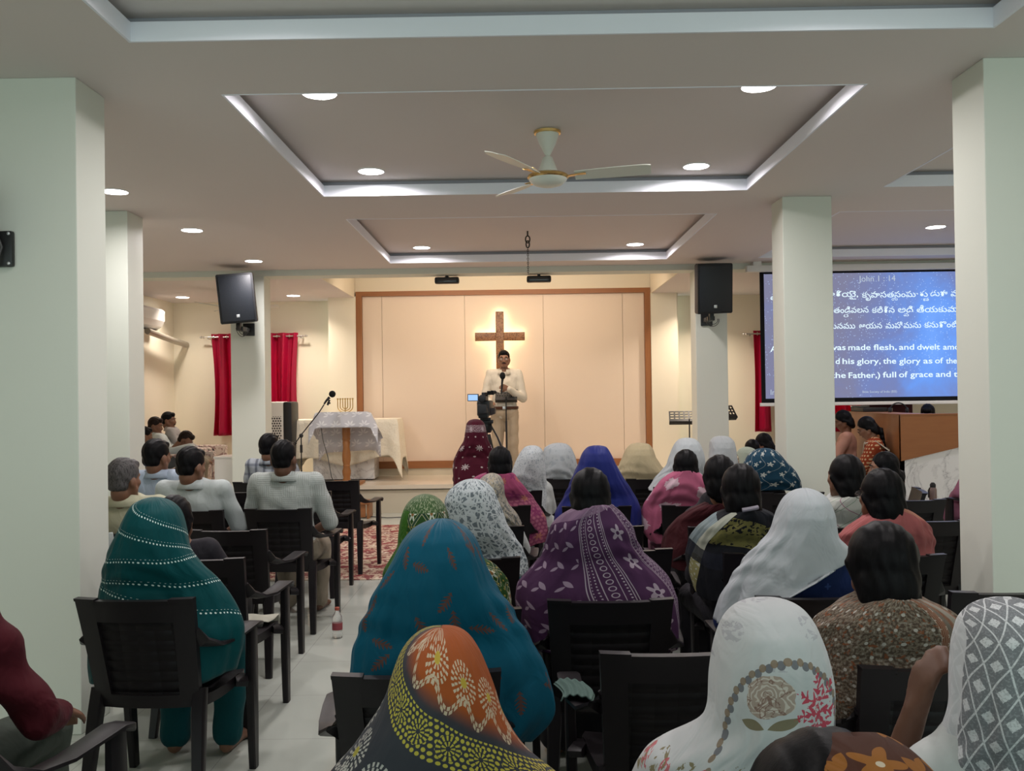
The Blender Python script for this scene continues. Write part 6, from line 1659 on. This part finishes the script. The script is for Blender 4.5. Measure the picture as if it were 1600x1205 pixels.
# the man speaking on the stage
X, d, zc, _ = R_('speaker')
J = standing(zc - ST, 1.06)
J['wriL'] = V((-0.055, 0.235, 1.265)); J['elbL'] = V((-0.255, 0.03, 1.13)); J['hdL'] = V((0.75, 0.35, 0.28)); J['hnL'] = V((0.35, -0.9, 0.0)); J['curlL'] = 1.0; J['thL'] = 1
J['elbR'] = V((0.275, 0.03, 1.13)); J['wriR'] = V((0.185, 0.24, 1.06)); J['hdR'] = V((-0.3, 1, 0.1)); J['hnR'] = V((-0.2, 0, -1)); J['curlR'] = 0.6
spk, J, M, P = person('man in a white shirt and beige trousers preaching on the stage with a microphone', X, d, zc - ST, 180, J=J, top=S['cream_shirt'], sleeve='full', lower=S['beige_trousers'], lkind='trousers', hair='short', head=(0, 3, 0), kind='man', z0=ST,
    voxel=0.007, collar=True, face=dict(moustache=True, glasses=True), seed=2, hs=1.03, skin_='light', seat_shift=False)
m_belt = simple('brown_leather', (0.07, 0.025, 0.012), 0.4)
put('belt', MB().rings([[V((0.192 * math.cos(q) * rr, 0.0 + 0.152 * math.sin(q) * rr, zz)) for q in [2*math.pi*i/40 for i in range(40)]] for rr, zz in ((0.97, 0.985), (1.0, 0.987), (1.0, 1.022), (0.97, 1.024))], True, False), m_belt, spk)
put('buckle', MB().box((-0.025, 0.146, 0.985), (0.025, 0.160, 1.024), 0.004), m_badge, spk)
mt = thing('microphone', 'black hand microphone held by the preaching man', 'microphone', (spk.location.x, spk.location.y, ST), R(180))
hc = J['wriL'] + J['hdL'].normalized() * 0.095 + V((0, 0.018, 0.0))
put('handle', MB().tube([hc + V((0.01, 0.0, -0.10)), hc + V((0, 0.0, 0.03)), hc + V((-0.008, -0.0, 0.10))], [0.011, 0.013, 0.018], 14), m_blk, mt)
put('foam_head', MB().sphere(hc + V((-0.010, 0.0, 0.145)), (0.040, 0.040, 0.05), 18), m_foam, mt)
# ------------------------------------------------------------------ small things
m_pet = Mat('clear_bottle', (0.93, 0.95, 0.95), 0.08, 0.5); m_pet.b.inputs['Transmission Weight'].default_value = 0.85
m_red = simple('red_cap', (0.35, 0.08, 0.05), 0.4); m_lab = simple('maroon_label', (0.25, 0.05, 0.06), 0.5)
t = thing('water_bottle', 'clear water bottle with a maroon label on the aisle tiles', 'bottle', (-1.205, 5.86, 0))
put('body', MB().lathe([(0.03, 0), (0.033, 0.008), (0.033, 0.03), (0.030, 0.04), (0.033, 0.05), (0.033, 0.12), (0.030, 0.14), (0.014, 0.172), (0.013, 0.185)], n=24), m_pet, t)
put('label', MB().lathe([(0.0336, 0.055), (0.0340, 0.06), (0.0340, 0.095), (0.0336, 0.10)], n=24), m_lab, t)
put('cap', MB().lathe([(0.015, 0.180), (0.016, 0.183), (0.016, 0.198), (0.004, 0.201)], n=20), m_red, t)
t = thing('flask', 'dark steel flask with a black loop cap below the marble counter', 'bottle', (4.13, 9.0, 0.43))
put('body', MB().lathe([(0.032, 0), (0.036, 0.01), (0.036, 0.13), (0.026, 0.155)], n=20), simple('brown_steel', (0.22, 0.16, 0.15), 0.3, 0.5, 0.4), t)
put('cap', MB().lathe([(0.027, 0.15), (0.028, 0.18), (0.015, 0.20), (0.004, 0.202)], n=16).tube([(-0.03, 0, 0.15), (-0.045, 0, 0.12), (-0.045, 0, 0.05)], 0.006, 6), m_blk, t)
t = thing('stool', 'small wooden stool carrying the dark flask', 'stool', (4.13, 9.0, 0))
put('seat', MB().box((-0.14, -0.14, 0.40), (0.14, 0.14, 0.43), 0.006), m_wood, t)
for a in (-1, 1):
    for b in (-1, 1): put('leg', MB().box((a * 0.11 - 0.015, b * 0.11 - 0.015, 0), (a * 0.11 + 0.015, b * 0.11 + 0.015, 0.40), 0.003), m_wood, t)

def crumple(nu, nv, fn):
    return MB().rings([[fn(i / nu, j / nv) for i in range(nu + 1)] for j in range(nv + 1)], False, False)
m_sage = Mat('sage_cloth', (0.09, 0.14, 0.125), 0.8, 0.1)
m_sage.bump(m_sage.noise(60, 3), 0.3, 0.004)
def sage(u, v):
    q = -1 + 2 * u; x = q * 0.05; y = -0.10 + 0.16 * v
    z = 0.018 * math.sqrt(max(0, 1 - q * q * 0.9)) + 0.0028 * math.sin(u * 26 + v * 3 + math.sin(v * 5)) - (0.0 if abs(q) < 0.9 else 0.005)
    return (x + 0.012 * math.sin(v * 4), y + 0.01 * math.sin(u * 5), z)
SAGE = crumple(90, 24, sage)
m_off = plain('off_white_cloth', (0.55, 0.54, 0.45))
def seatcloth(u, v):
    q = -1 + 2 * u
    if v < 0.5: return (q * 0.09, 0.02 + 0.30 * v, 0.012 + 0.006 * math.sin(u * 9 + v * 7))
    w = (v - 0.5) / 0.5
    return (q * 0.09 + 0.01 * math.sin(w * 5), 0.02 + 0.15 + 0.02 + 0.012 * math.sin(u * 8) , 0.012 - 0.10 * w)
SEATCLOTH = crumple(16, 20, seatcloth)
def lay(name, mb, mat, ch, off, rz, label, cat):
    """lay a cloth on a chair, off in that chair's own frame"""
    c, s = math.cos(ch.rotation_euler.z), math.sin(ch.rotation_euler.z)
    o = put(name, mb, mat, None, (ch.location.x + off[0]*c - off[1]*s, ch.location.y + off[0]*s + off[1]*c, off[2]), (0, 0, ch.rotation_euler.z + rz))
    o.modifiers.new('thick', 'SOLIDIFY').thickness = 0.004
    return tag(o, label, cat)
chairs = {o['label']: o for o in bpy.data.objects if o.name.startswith('plastic_armchair')}
lay('towel', SAGE, m_sage, next(o for l, o in chairs.items() if 'rose-printed veil' in l and 'empty' in l), (-0.276, -0.02, 0.636), 0, 'folded sage green towel on the arm of the empty chair', 'towel')
lay('folded_cloth', SEATCLOTH, m_off, next(o for l, o in chairs.items() if 'pale cloth on its seat' in l), (0.12, 0.06, 0.43), 0, 'pale folded cloth hanging from the seat of the empty aisle chair', 'cloth')

# sofas with patterned covers along the left wall
m_sofa = Mat('floral_sofa_cover', (0.52, 0.44, 0.38), 0.85); m_sofa.over(m_sofa.noise(16, 3, 0.5, 1.5) > 0.53, (0.22, 0.12, 0.12), 0.8)
def sofa(x, y, label):
    t = thing('armchair', label, 'armchair', (x, y, ST), R(-90), 'patterned armchairs along the left wall')
    put('seat', MB().box((-0.27, -0.20, 0.08), (0.27, 0.36, 0.34), 0.04), m_sofa, t)
    put('backrest', MB().box((-0.30, -0.38, 0.08), (0.30, -0.20, 0.56), 0.05), m_sofa, t)
    for s in (-1, 1): put('arm', MB().box((s * 0.33 - 0.06, -0.36, 0.05), (s * 0.33 + 0.06, 0.38, 0.50), 0.04), m_sofa, t)
    for a in (-1, 1):
        for b in (-1, 1): put('foot', MB().box((a * 0.3 - 0.02, b * 0.3 - 0.02, 0), (a * 0.3 + 0.02, b * 0.3 + 0.02, 0.06)), m_wood, t)
for (x, y, l) in ((-4.72, 12.95, 'floral armchair in the far left corner under the man in the grey jacket'), (-4.72, 12.12, 'floral armchair under the man with closed eyes'), (-4.40, 11.50, 'floral armchair under the man bowing into his hand')):
    sofa(x, y, l)

def stool(x, y, h, label):
    t = thing('stool', label, 'stool', (x, y, 0), 0, 'small dark plastic stools')
    put('seat', MB().box((-0.16, -0.16, h - 0.03), (0.16, 0.16, h), 0.01), m_ch, t)
    for a in (-1, 1):
        for b in (-1, 1): put('leg', MB().strap([(a * 0.13, b * 0.13, h - 0.03), (a * 0.16, b * 0.16, 0)], [(1, 0, 0)] * 2, [0.04, 0.03], [0.03, 0.025]), m_ch, t)
for key, h, lab in (('starmaroon', 0.54, 'dark stool under the woman in the maroon star-embroidered veil'), ('pale', 0.28, 'low dark stool under the child in the mint headscarf'), ('girl1', 0.32, 'low dark stool under the dark-haired child seen from the back'),
                    ('girl2', 0.34, 'low dark stool under the girl with a pale cloth'), ('booth', 0.50, 'dark stool behind the wooden counter')):
    X, d, zc, _ = ROWS[key]
    stool(X, d + (0.08 if key not in ('booth',) else 0.0), h, lab)
t = put('towel', crumple(14, 20, lambda u, v: ((u - 0.5) * 0.10 + 0.006 * math.sin(v * 6), 0.006 * math.sin(u * 14 + v * 4), -0.20 * v)), S['white_shirt'], None, (-2.30, 4.93, 0.845))
t.modifiers.new('thick', 'SOLIDIFY').thickness = 0.004
tag(t, 'white towel hung over the chair back of the grey-haired man', 'towel')
